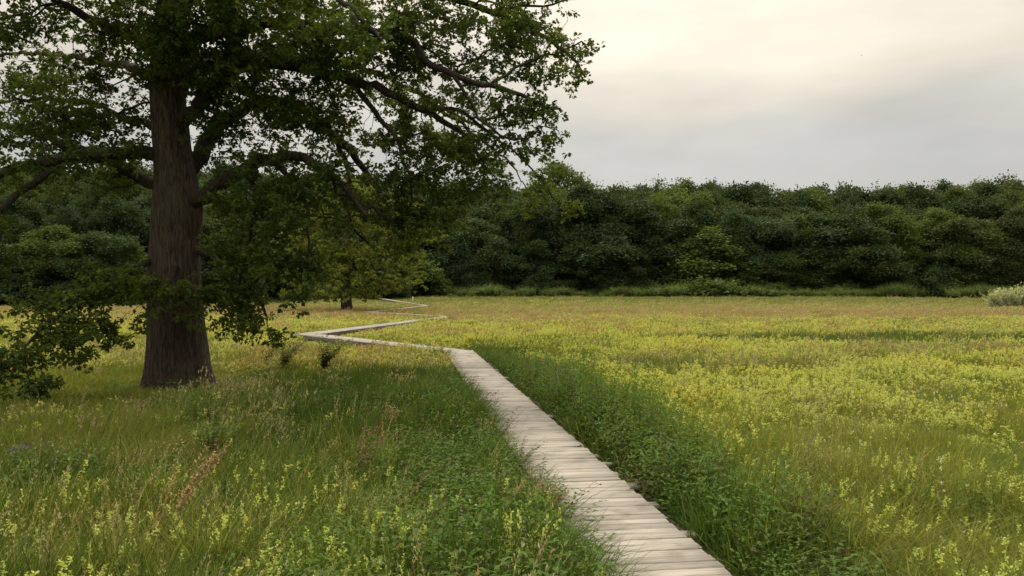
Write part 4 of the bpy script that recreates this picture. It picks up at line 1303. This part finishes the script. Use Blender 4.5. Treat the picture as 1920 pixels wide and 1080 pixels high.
def scatter(name, coll, P, rot, scl, idx, label):
    me = bpy.data.meshes.new(name)
    me.vertices.add(len(P))
    me.vertices.foreach_set('co', np.ascontiguousarray(P, np.float32).ravel())
    for an, ty, dat, key in (('rot', 'FLOAT_VECTOR', rot, 'vector'), ('scl', 'FLOAT_VECTOR', scl, 'vector'), ('idx', 'INT', idx, 'value')):
        a = me.attributes.new(an, ty, 'POINT')
        a.data.foreach_set(key, np.ascontiguousarray(dat, np.int32 if ty == 'INT' else np.float32).ravel())
    me.update()
    o = obj(name, me)
    tag(o, label=None, kind='stuff')
    ng = bpy.data.node_groups.new(name, 'GeometryNodeTree')
    ng.interface.new_socket('Geometry', in_out='INPUT', socket_type='NodeSocketGeometry')
    ng.interface.new_socket('Geometry', in_out='OUTPUT', socket_type='NodeSocketGeometry')
    N, L = ng.nodes.new, ng.links.new
    gi, go = N('NodeGroupInput'), N('NodeGroupOutput')
    ci = N('GeometryNodeCollectionInfo')
    ci.inputs['Collection'].default_value = coll
    ci.inputs['Separate Children'].default_value = True
    ci.inputs['Reset Children'].default_value = True
    ip = N('GeometryNodeInstanceOnPoints')
    ip.inputs['Pick Instance'].default_value = True
    L(gi.outputs[0], ip.inputs['Points'])
    L(ci.outputs[0], ip.inputs['Instance'])

    def attr(an, ty):
        n = N('GeometryNodeInputNamedAttribute'); n.data_type = ty
        n.inputs['Name'].default_value = an
        return n.outputs['Attribute']
    L(attr('idx', 'INT'), ip.inputs['Instance Index'])
    e = N('FunctionNodeEulerToRotation')
    L(attr('rot', 'FLOAT_VECTOR'), e.inputs[0])
    L(e.outputs[0], ip.inputs['Rotation'])
    L(attr('scl', 'FLOAT_VECTOR'), ip.inputs['Scale'])
    L(ip.outputs[0], go.inputs[0])
    md = o.modifiers.new('scatter', 'NODES')
    md.node_group = ng
    return o


HALF = R(43)


def candidates(dens, d0, d1, seed, power=1.0, ref=8.0):
    """points in the wedge the camera sees (and well beside it), density dens per m2 at 8 m, falling with distance"""
    r = np.random.default_rng(seed)
    # areal density dens*(ref/d)^power ; radial pdf ~ d^(1-power)
    k = 2 - power
    tot = dens * ref ** power * 2 * HALF * (d1 ** k - d0 ** k) / k
    n = int(tot)
    d = (d0 ** k + r.uniform(0, 1, n) * (d1 ** k - d0 ** k)) ** (1 / k)
    a = r.uniform(-HALF, HALF, n)
    x, y = d * np.sin(a), d * np.cos(a)
    # stay within the open meadow
    px = 960 + FPX * x / np.maximum(y, .1)
    keep = y < edge_d(px) + 1.5
    return x[keep], y[keep], r


OAKXY = (OAK[0], OAK[1])


def fields(x, y):
    """where each kind of plant grows (0..1)"""
    px = 960 + FPX * x / np.maximum(y, 0.1)
    pd, sd = path_dist(x, y)
    d = y
    n1 = fbm(x / 3.2, y / 5.5, 31)
    n2 = fbm(x / 1.1, y / 1.4, 37)
    n3 = fbm(x / 7.0, y / 9.0, 41)
    nb = fbm(x / 14.0, y / 4.0, 47)
    left = (sd < 0) & (y < 29)
    right = (sd >= 0) | (y >= 29)
    ro = np.hypot((x - OAKXY[0]), (y - OAKXY[1] + 1.5))
    # yellow flowers
    f = smooth(0.40, 0.56, n1 * 0.75 + n2 * 0.25)
    # right-hand field: dense from 10.5 m to about 36 m
    fr = smooth(9.4, 12.0, d + (n2 - .5) * 3.4) * (0.22 + 1.0 * f) * (0.55 + 0.6 * smooth(.36, .56, n3))
    dull = smooth(20.0, 21.2, d + (n2 - .5) * 3) * (1 - smooth(23.5, 25, d)) * smooth(1120, 1200, px) * (1 - smooth(1500, 1640, px))
    band = smooth(31.5, 33.0, d + (n2 - .5) * 4) * (1 - smooth(37, 39.5, d + (nb - .5) * 8)) * smooth(1130, 1260, px + 300 * (nb - .5))
    brown = smooth(24.5, 26, d + (n1 - .5) * 6) * (1 - smooth(29, 31, d)) * smooth(1480, 1640, px)
    dk = smooth(13.5, 14.5, d + (n1 - .5) * 3) * (1 - smooth(17.5, 19, d)) * smooth(1640, 1720, px) * smooth(.42, .55, n1)
    fr = fr * (1 - 0.9 * dull) * (1 - 0.9 * band) * (1 - 0.75 * brown) * (1 - .8 * dk)
    fr = np.where(d < 10.5, 0.05 + 0.20 * smooth(0.52, 0.66, n1) + 0.18 * smooth(0.54, .64, n2), fr)
    # far
    rustf = smooth(54, 62, d + (nb - .5) * 26) * (1 - smooth(80, 94, d + (nb - .5) * 10))
    farf = smooth(0.36, 0.60, fbm(x / 16.0, y / 7.0, 53))
    fr = np.where(d > 37, 0.45 + 0.6 * farf, fr) * (1 - 0.88 * smooth(54, 66, d + (nb - .5) * 20))
    fr = fr * smooth(1.2, 2.6, np.where(y < 29, sd, 9))
    # left of the first stretch
    fl = smooth(21.0, 24.0, d + (n2 - .5) * 3) * (0.45 + 0.5 * f)
    fl = fl + (1 - smooth(8.0, 9.6, d + (n1 - .5) * 2.5)) * (0.08 + 0.26 * smooth(.47, .60, n1))
    fl = fl + 0.08 * smooth(.5, .6, n2) * (d < 15)
    fl = fl * np.where(d < 15, 0.25 + 0.75 * smooth(1.4, 3.0, -sd), 1)
    fl = fl * np.where(px < 620, np.where(d > 20, 0.55, 1), 1)
    flower = np.where(left, fl, fr)
    # leafy herbs
    hr = smooth(0.72, 0.86, sd) * (1 - smooth(1.15, 1.5, sd + (n2 - .5) * .7 - 0.085 * (d - 7))) * (1 - smooth(21.5, 24, d)) * (y < 29)
    hl = smooth(0.52, 0.62, -sd) * (1 - smooth(0.9, 2.0, -sd + (n2 - .5) * 1.4)) * 0.75 * (1 - smooth(19, 24, d))
    hl = hl + left * (1 - smooth(14, 17, d)) * smooth(0.46, 0.60, n1) * 0.55 * (sd < -.55)
    h2 = (d < 10.5) * right * smooth(.5, .62, n2) * smooth(.8, 1.2, sd) * 0.15
    wp = np.where(y >= 29, np.exp(-((pd - 0.8) / 0.4) ** 2), 0) * np.where((y > 48) & (y < 104), smooth(.40, .55, n2), smooth(.56, .68, n2)) * 0.9
    og = ((np.abs(px - 655) < 9) | (np.abs(px - 806) < 10)) & (y > 27) & (y < 37) & (pd < 1.1) | ((px > 592) & (px < 622) & (y > 37.5) & (y < 43) & (pd < 1.0)) | ((px > 785) & (px < 850) & (y > 48) & (y < 60) & (pd < 1.2))
    wp = np.where(og, 0.8, wp)
    h3 = right * (y < 29) * (y > 18) * np.exp(-((sd - 0.9) / 0.35) ** 2) * smooth(.42, .6, n2) * .8
    hb = .45 * (1 - smooth(1.0, 1.9, np.hypot(x - OAKXY[0], y - OAKXY[1]))) * smooth(.4, .55, n2)
    herb = np.clip(hb + hr + np.where(left, hl, 0) + h2 + wp + h3, 0, 1)
    # dry grass
    dr = 0.015 + 0.05 * smooth(.5, .62, n3)
    dry = np.where(left, dr + 0.13 * (px < 520) * smooth(8.5, 10.5, d) * smooth(.46, .6, n1) + 0.2 * smooth(21, 23, d), 0.03 + 0.22 * dull + 0.22 * brown + 0.05 * smooth(30, 40, d) + 0.2 * smooth(50, 62, d))
    dry = dry * np.where((y < 29) & (sd > 0) & (sd < 2.0), 0.05, 1)
    dry = np.clip(dry, 0, 1) * (1 - 0.5 * smooth(104, 118, d))
    # rusty sorrel
    rust = np.where(d > 37, 0.03 + rustf * 0.42 * smooth(0.28, .5, nb) + .16 * smooth(.5, .62, fbm(x / 18, y / 6, 59)) * (d < 62), 0)
    rust = rust + np.where(left, smooth(21, 24, d) * 0.2 * smooth(.48, .6, n3) + .012 * (d < 12), 0.05 * brown)
    # green grass everywhere, lusher and darker under the oak, deepening its shade by colour
    grass = np.ones_like(x)
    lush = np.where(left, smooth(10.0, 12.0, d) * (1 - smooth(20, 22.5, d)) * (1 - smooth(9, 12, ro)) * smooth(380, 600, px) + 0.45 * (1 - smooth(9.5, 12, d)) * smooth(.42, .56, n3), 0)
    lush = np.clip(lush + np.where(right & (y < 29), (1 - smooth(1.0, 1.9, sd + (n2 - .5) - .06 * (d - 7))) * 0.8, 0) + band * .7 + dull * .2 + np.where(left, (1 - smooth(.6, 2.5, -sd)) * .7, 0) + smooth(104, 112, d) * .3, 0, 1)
    ok = np.where(y < 29, pd > np.where(sd > 0, 0.70 + 0.16 * n2, 0.56), pd > 0.62) & (np.hypot(x - OAKXY[0], y - OAKXY[1]) > 0.78)
    tree2 = np.hypot(x + 15.86, y - 77) > 1.0
    return dict(flower=flower, herb=herb, dry=dry, rust=rust, lush=lush, og=og, grass=grass, ok=ok & tree2, pd=pd, sd=sd, px=px)


def tuftscale(x, y, r, f, lo=.8, hi=1.25, near_path=True):
    n = len(x)
    s = r.uniform(lo, hi, n)
    d = np.hypot(x, y)
    grow_ = 1 + 0.55 * smooth(14, 90, d)
    sx = s * grow_ * (1 + .5 * smooth(30, 120, d)); sz = s * r.uniform(.85, 1.15, n) * np.where(d > 60, 1.0, 1)
    # trodden low beside the boards
    low = np.where(y < 29, smooth(.5, 1.0, f['pd']) * .35 + .65, np.where(y < 43 + 6 * fbm(x / 1.5, y / 1.5, 63), smooth(.5, 3.0, f['pd']) * .72 + .28, np.where(y < 105, .42 + .62 * fbm(x / 2.0, y / 3.0, 65), smooth(.5, 6.0, f['pd']) * .85 + .15)))
    low = np.where(f['og'], np.where(y < 37, .72, .95), low)
    sz = sz * low * (0.42 + 1.16 * fbm(x / 0.8, y / 1.0, 67)) * np.where(d < 40, 1, 1.05)
    ro = np.hypot(x - OAKXY[0], y - OAKXY[1])
    sz = sz * (0.42 + 0.58 * smooth(1.0, 4.5, ro))
    sz = sz * (1 + f['boost'] * smooth(.75, 1.0, f['sd']) * (1 - smooth(1.7, 2.3, f['sd'])) * (y < 21.5) * smooth(7, 10, y))
    return np.stack([sx, sx, sz], 1)


def make(name, near, far, dens, d0, d1, seed, field, power=1.0, split=15.0, thr=None, tilt=0.12, hi=1.25):
    x, y, r = candidates(dens, d0, d1, seed, power)
    f = fields(x, y)
    p = field(f)
    keep = (r.uniform(0, 1, len(x)) < p) & f['ok']
    x, y = x[keep], y[keep]
    f = {k: v[keep] for k, v in f.items()}
    f['boost'] = 0.6 if name == 'nettle' else -0.32
    P = np.stack([x, y, gz(x, y)], 1)
    n = len(x)
    rot = np.stack([r.normal(size=n) * tilt, r.normal(size=n) * tilt, r.uniform(-.9, .9, n)], 1)
    if tilt > 0.05:
        rot[:, 2] = r.uniform(-0.9, 0.9, n)
    d = np.hypot(x, y)
    isfar = d + r.normal(size=n) * 1.5 > split
    idx = np.where(isfar, len(near) + r.integers(0, max(len(far), 1), n), r.integers(0, len(near), n)) if far else r.integers(0, len(near), n)
    coll = source(name + '_source', near + far)
    print(name, n)
    return scatter(name, coll, P, rot, tuftscale(x, y, r, f, hi=hi), idx, name)


GR_N = [g_grass(200 + i, 44, 0.16, 0.14, 0.60, 0.0095, M['grass']) for i in range(5)]
GR_F = [g_grass(220 + i, 34, 0.26, 0.22, 0.48, 0.016, M['grass']) for i in range(5)]
LU_N = [g_grass(240 + i, 46, 0.16, 0.18, 0.60, 0.0105, M['lush']) for i in range(4)]
LU_F = [g_grass(260 + i, 36, 0.24, 0.22, 0.50, 0.016, M['lush']) for i in range(4)]
DR_N = [g_dry(280 + i, 9, 0.15, 0.5, 0.85, 0.0035, M['tan'], M['tan'], 0.024, 14) for i in range(4)]
DR_F = [g_dry(300 + i, 11, 0.26, 0.38, 0.62, 0.010, M['tan'], M['tan'], 0.055, 6) for i in range(4)]
RU_N = [g_dry(320 + i, 5, 0.12, 0.45, 0.75, 0.005, M['stem'], M['rust'], 0.024, 26) for i in range(3)]
RU_F = [g_dry(340 + i, 12, 0.28, 0.34, 0.55, 0.010, M['tan'], M['rust'], 0.06, 8) for i in range(3)]
FL_N = [g_flower(360 + i, 5, 0.14, 0.32, 0.56, 'petal2', 0.023, 15, 7) for i in range(5)]
FL_F = [g_flower(380 + i, 7, 0.22, 0.30, 0.46, 'petal', 0.037, 9, 3, w=.010, headlen=.08) for i in range(5)]
HE_N = [g_herb(400 + i, 8, 0.16, 0.30, 0.55, 0.066, M['herb'], M['lush']) for i in range(5)] + [g_herb(410 + i, 5, 0.17, 0.2, 0.42, 0.075, M['bramble'], M['stem'], 0.05, 0.62) for i in range(2)]
WH_N = [g_flower(430 + i, 3, 0.10, 0.40, 0.62, 'white', 0.016, 9, 5, headlen=.03) for i in range(3)]

make('meadow_grass', GR_N, GR_F, 78, 3.5, 142, 501, lambda f: (1 - 0.8 * f['lush']) * (1 - 0.6 * f['herb']))
make('lush_grass', LU_N, LU_F, 80, 3.5, 142, 502, lambda f: f['lush'])
make('dry_grass', DR_N, DR_F, 34, 3.5, 142, 503, lambda f: f['dry'])
make('sorrel', RU_N, RU_F, 46, 3.5, 118, 504, lambda f: f['rust'])
make('yellow_flower', FL_N, FL_F, 68, 3.5, 112, 505, lambda f: f['flower'], split=12.0)
make('nettle', HE_N, [], 58, 3.5, 110, 506, lambda f: f['herb'], power=0.9, split=999, hi=1.6)
make('white_flower', WH_N, [], 5, 4, 22, 507, lambda f: np.where((f['sd'] > 2.2) & (f['px'] > 1500), .2, .03), split=999)


def build_bracken():
    r = np.random.default_rng(71)
    n = 2600
    px = r.uniform(800, 2150, n)
    d = np.array([edge_d(p) for p in px]) + r.uniform(-7, 2, n)
    x = (px - 960) / FPX * d
    keep = (fbm(x / 9, d / 5, 91) > 0.30)
    x, d, px = x[keep], d[keep], px[keep]
    P = np.stack([x, d, gz(x, d) - 0.1], 1)
    n = len(x)
    h = (0.45 + 2.1 * fbm(x / 3.5, d / 6.0, 93)) * smooth(795, 860, px)
    s = r.uniform(.9, 1.4, n)
    scatter('bracken', source('bracken_source', [g_bracken(600 + i) for i in range(4)]), P,
            np.stack([r.normal(size=n) * .1, r.normal(size=n) * .1, r.uniform(0, 6.28, n)], 1), np.stack([s, s, h * 1.15], 1), r.integers(0, 4, n), 'bracken')


build_bracken()


# ------------------------------------------------------------------ single plants and small things
def gp(px, py):
    """ground point seen at a pixel"""
    d = FPX * (CAM_H + 0.25) / (py - 540)
    x = (px - 960) / FPX * d
    return x, d, float(gz(x, d))


def shrub_parts(t, seed, n, spread, h0, h1, leafl, mat, stem, ratio=0.55, lean=(0, 0), step=0.05, stem_r=0.004, bare=0.25):
    r = np.random.default_rng(seed)
    st = MB(); PP, AA, NN, LL = [], [], [], []
    for _ in range(n):
        a = r.uniform(0, 6.283); H = r.uniform(h0, h1)
        ln = np.array([math.cos(a), math.sin(a)]) * spread * r.uniform(.3, 1) + np.array(lean)
        ts = np.linspace(0, 1, 7)
        P = np.array([stalk_points([0, 0, -.05], H, ln, q) for q in ts]) + r.normal(size=(7, 3)) * 0.006
        V, Fs = tube(P, stem_r * (1.1 - .8 * ts), 4)
        st.add(V, Fs)
        for k, q in enumerate(np.arange(bare, 1.0, step / H)):
            c = stalk_points([0, 0, -.05], H, ln, q)
            for s in (0, math.pi):
                b = k * 1.7 + s + r.normal() * .4
                PP.append(c); AA.append([math.cos(b), math.sin(b), r.uniform(-.1, .7)]); NN.append([r.normal() * .4, r.normal() * .4, 1]); LL.append(leafl * r.uniform(.6, 1.2) * (1.1 - .4 * q))
    LL = np.array(LL)
    obj('stem', st.mesh('stem', [stem], True), t)
    V, Fs = leaves(np.array(PP), np.array(AA), np.array(NN), LL, LL * ratio)
    tag(obj('foliage', mesh('foliage', V, Fs, [mat]), t), kind='stuff')


def sapling(name, px, py, label, seed, n, spread, h0, h1, leafl, mat, cat='sapling', group=None, **kw):
    x, y, z = gp(px, py)
    t = thing(name, label, cat, (x, y, z), group)
    shrub_parts(t, seed, n, spread, h0, h1, leafl, M[mat], M['stem'], **kw)
    return t


sapling('oak_sapling', 606, 706, 'dark leafy sapling right of the oak, nearest the boardwalk of the three', 1, 20, .5, .9, 1.3, .12, 'oak', lean=(.30, 0), bare=.3)
sapling('oak_sapling', 530, 702, 'thin dark sapling leaning right, between the oak\'s trunk and the other sapling', 2, 16, .5, .9, 1.25, .11, 'oak', lean=(.38, 0), bare=.3)
sapling('oak_sapling', 492, 696, 'smallest low dark sapling in the grass just right of the oak\'s trunk', 3, 10, .4, .85, 1.15, .09, 'oak', lean=(.35, 0), bare=.35)
sapling('bramble', 395, 884, 'leafy bramble bush with pale leaf tips in the grass below the oak', 4, 26, .5, .65, .98, .085, 'herb', cat='shrub', ratio=.7)
sapling('bramble', 120, 930, 'dark bramble patch near the left edge beside the grey stump', 5, 26, .7, .55, .85, .085, 'herb', cat='shrub', ratio=.7)
for i, (px, py, lab) in enumerate((
        (893, 752, 'thin reddish sprig leaning over the boards, farthest up the left edge'),
        (918, 792, 'leafy sprig on the boardwalk\'s left edge, second from the far bend'),
        (948, 846, 'small dark sprig poking over the left board ends halfway along'),
        (985, 905, 'reddish twig on the left board ends just past the halfway point'),
        (1028, 970, 'bushy sprig leaning onto the boards near the rusty dock stalks'),
        (1060, 1016, 'large dark-leaved sprig reaching over the nearest boards on the left'),
        (1118, 1098, 'round-leaved green shoot at the bottom edge overlapping the nearest planks'))):
    x, y, z = gp(px, py)
    b, sd = path_dist(np.array([x]), np.array([y]))
    x += (-0.56 - float(sd[0]))
    t = thing('sprig', lab, 'plant', (x, y, float(gz(x, y))))
    shrub_parts(t, 40 + i, 7, .35, .48, .80, .055, M['bramble'] if i < 6 else M['herb'], M['stem'], ratio=.55, lean=(.34, 0), step=.055, stem_r=.003, bare=.35)


def dock(px, py, label, seed, h=0.8, n=6, mat='rust', lean=(.15, 0)):
    r = np.random.default_rng(seed)
    x, y, z = gp(px, py)
    t = thing('dock', label, 'plant', (x, y, z))
    st = MB(); PP, AA, LL = [], [], []
    for _ in range(n):
        a = r.uniform(0, 6.28); H = h * r.uniform(.7, 1.1)
        ln = np.array([math.cos(a), math.sin(a)]) * .2 + np.array(lean)
        ts = np.linspace(0, 1, 6)
        P = np.array([stalk_points([0, 0, -.05], H, ln, q) for q in ts])
        V, Fs = tube(P, .004 * (1.1 - .7 * ts), 4)
        st.add(V, Fs)
        for q in r.uniform(.45, 1, 44):
            PP.append(stalk_points([0, 0, -.05], H, ln, q) + r.normal(size=3) * .014); AA.append(r.normal(size=3) + [0, 0, .6]); LL.append(r.uniform(.018, .036))
    LL = np.array(LL)
    obj('stem', st.mesh('stem', [M['stem']], True), t)
    V, Fs = diamonds(np.array(PP), np.array(AA), rdir(len(PP), r), LL, LL * .6)
    tag(obj('seed_head', mesh('seed_head', V, Fs, [M[mat]]), t), kind='stuff')


dock(318, 1020, 'tall rusty dock stalks in the left foreground grass among yellow flowers', 1, 1.05, 10, lean=(.3, 0))
dock(722, 842, 'rusty red dock in the dark shade midway between oak and boardwalk', 2, .95, 9)
dock(665, 930, 'pale brown leaning dock in the shade\'s lower edge, left of centre', 3, .9, 9, 'dead', lean=(.3, 0))
dock(1022, 1010, 'dry brown dock stalks beside the nearest boards on the left', 4, .62, 7, 'dead')
dock(390, 925, 'small brown dock below the leafy bramble bush', 5, .72, 6, 'dead')


def willow():
    x = (1893 - 960) / FPX * 92; y = 92.0
    t = thing('willow_bush', 'pale silvery-green reedy willow bush in the meadow at the right edge', 'bush', (x, y, float(gz(x, y))))
    r = np.random.default_rng(15)
    st = MB(); P, A, L_ = [], [], []
    for c, hh, nn in (((-1.7, 0), 2.1, 55), ((-.7, .3), 2.5, 60), ((0.5, .4), 2.2, 60), ((1.9, 0), 3.0, 80), ((3.4, .5), 3.2, 60)):
        for _ in range(nn):
            a = r.uniform(0, 6.28); H = hh * r.uniform(.6, 1.05)
            ln = np.array([math.cos(a), math.sin(a)]) * r.uniform(.1, .55)
            B = np.array([c[0] + r.normal() * .4, c[1] + r.normal() * .4, -.05])
            ts = np.linspace(0, 1, 4)
            Q = np.array([stalk_points(B, H, ln, q) for q in ts])
            V, Fs = tube(Q, .02 * (1.1 - .8 * ts), 3); st.add(V, Fs)
            for q in r.uniform(.25, 1, 26):
                P.append(stalk_points(B, H, ln, q)); A.append(r.normal(size=3) * .8 + [0, 0, .8]); L_.append(r.uniform(.18, .34))
    L_ = np.array(L_)
    obj('stem', st.mesh('stem', [M['tan']]), t)
    V, Fs = diamonds(np.array(P), np.array(A), rdir(len(P), r), L_, L_ * .36)
    tag(obj('crown', mesh('crown', V, Fs, [M['pale']]), t), kind='stuff')


willow()


def stump():
    x, y, z = gp(34, 885)
    t = thing('tree_stump', 'small grey weathered stump half sunk in the grass at the left edge', 'stump', (x, y, z))
    r = np.random.default_rng(4)
    k = 16; a = np.linspace(0, 2 * math.pi, k, endpoint=False)
    V = []
    for zz, rr in ((-.1, .17), (0.05, .15), (.18, .13), (.30, .125), (.36, .115)):
        q = rr * (1 + .14 * np.sin(3 * a + 1) + .07 * r.normal(size=k))
        top = zz + (0.02 * np.sin(a * 2) + .012 * r.normal(size=k) if zz > .35 else 0)
        V.append(np.stack([q * np.cos(a), q * np.sin(a), np.full(k, zz) if np.isscalar(top) else top], 1))
    V.append(np.array([[0, 0, .35]]))
    i = np.arange(4)[:, None] * k; j = np.arange(k)[None]; j2 = (j + 1) % k
    Q = np.stack([i + j, i + j2, i + k + j2, i + k + j], -1).reshape(-1, 4)
    T = np.stack([4 * k + np.arange(k), 4 * k + (np.arange(k) + 1) % k, np.full(k, 5 * k)], 1)
    obj('wood', mesh('wood', np.concatenate(V), [Q, T], [M['stump']], smooth_=False), t)


stump()


def marker_post():
    d = 108.0; x = (774 - 960) / FPX * d
    V, Fs = box(0, 0, 0.45, .12, .12, 1.1)
    cap = np.array([[-.06, -.06, 1.002], [.06, -.06, 1.002], [.06, .06, 1.002], [-.06, .06, 1.002], [0, 0, 1.07]])
    mb = MB(); mb.add(V, Fs); mb.add(cap, [np.array([[0, 1, 4], [1, 2, 4], [2, 3, 4], [3, 0, 4]])])
    o = obj('marker_post', mb.mesh('marker_post', [M['post']]), None, (x, d, float(gz(x, d))))
    tag(o, 'thin pale marker post beside the far end of the boardwalk', 'post')


marker_post()


def bird():
    c = at(1615, 104, 95)
    mb = MB()
    P = np.array([[-.16, 0, 0], [-.08, 0, .01], [0, 0, .012], [.09, 0, .015], [.14, 0, .02]])
    V, Fs = tube(P, np.array([.01, .045, .055, .04, .015]), 8); mb.add(V, Fs)
    for s in (-1, 1):
        W = np.array([[.07, 0, .02], [-.05, 0, .02], [.05, s * .16, .10], [-.05, s * .16, .095], [-.04, s * .30, .05], [-.06, s * .30, .047]])
        W2 = W - [0, 0, .012]
        F = np.array([[0, 1, 3, 2], [2, 3, 5, 4]])
        mb.add(np.vstack([W, W2]), [np.vstack([F, F[:, ::-1] + 6, [[0, 2, 8, 6], [2, 4, 10, 8], [4, 5, 11, 10], [5, 3, 9, 11], [3, 1, 7, 9]]])])
    mb.add(np.array([[-.14, -.02, 0], [-.14, .02, 0], [-.25, .05, 0], [-.25, -.05, 0], [-.14, 0, .012], [-.25, 0, .008]]), [np.array([[0, 1, 2, 3]]), np.array([[0, 3, 5], [1, 4, 2]])])
    o = obj('bird', mb.mesh('bird', [M['bird']], True), None, c)
    o.rotation_euler = (0, 0, R(50))
    o.scale = (.55, .55, .55)
    tag(o, 'tiny dark bird flying in the grey sky above the wood', 'bird')


bird()
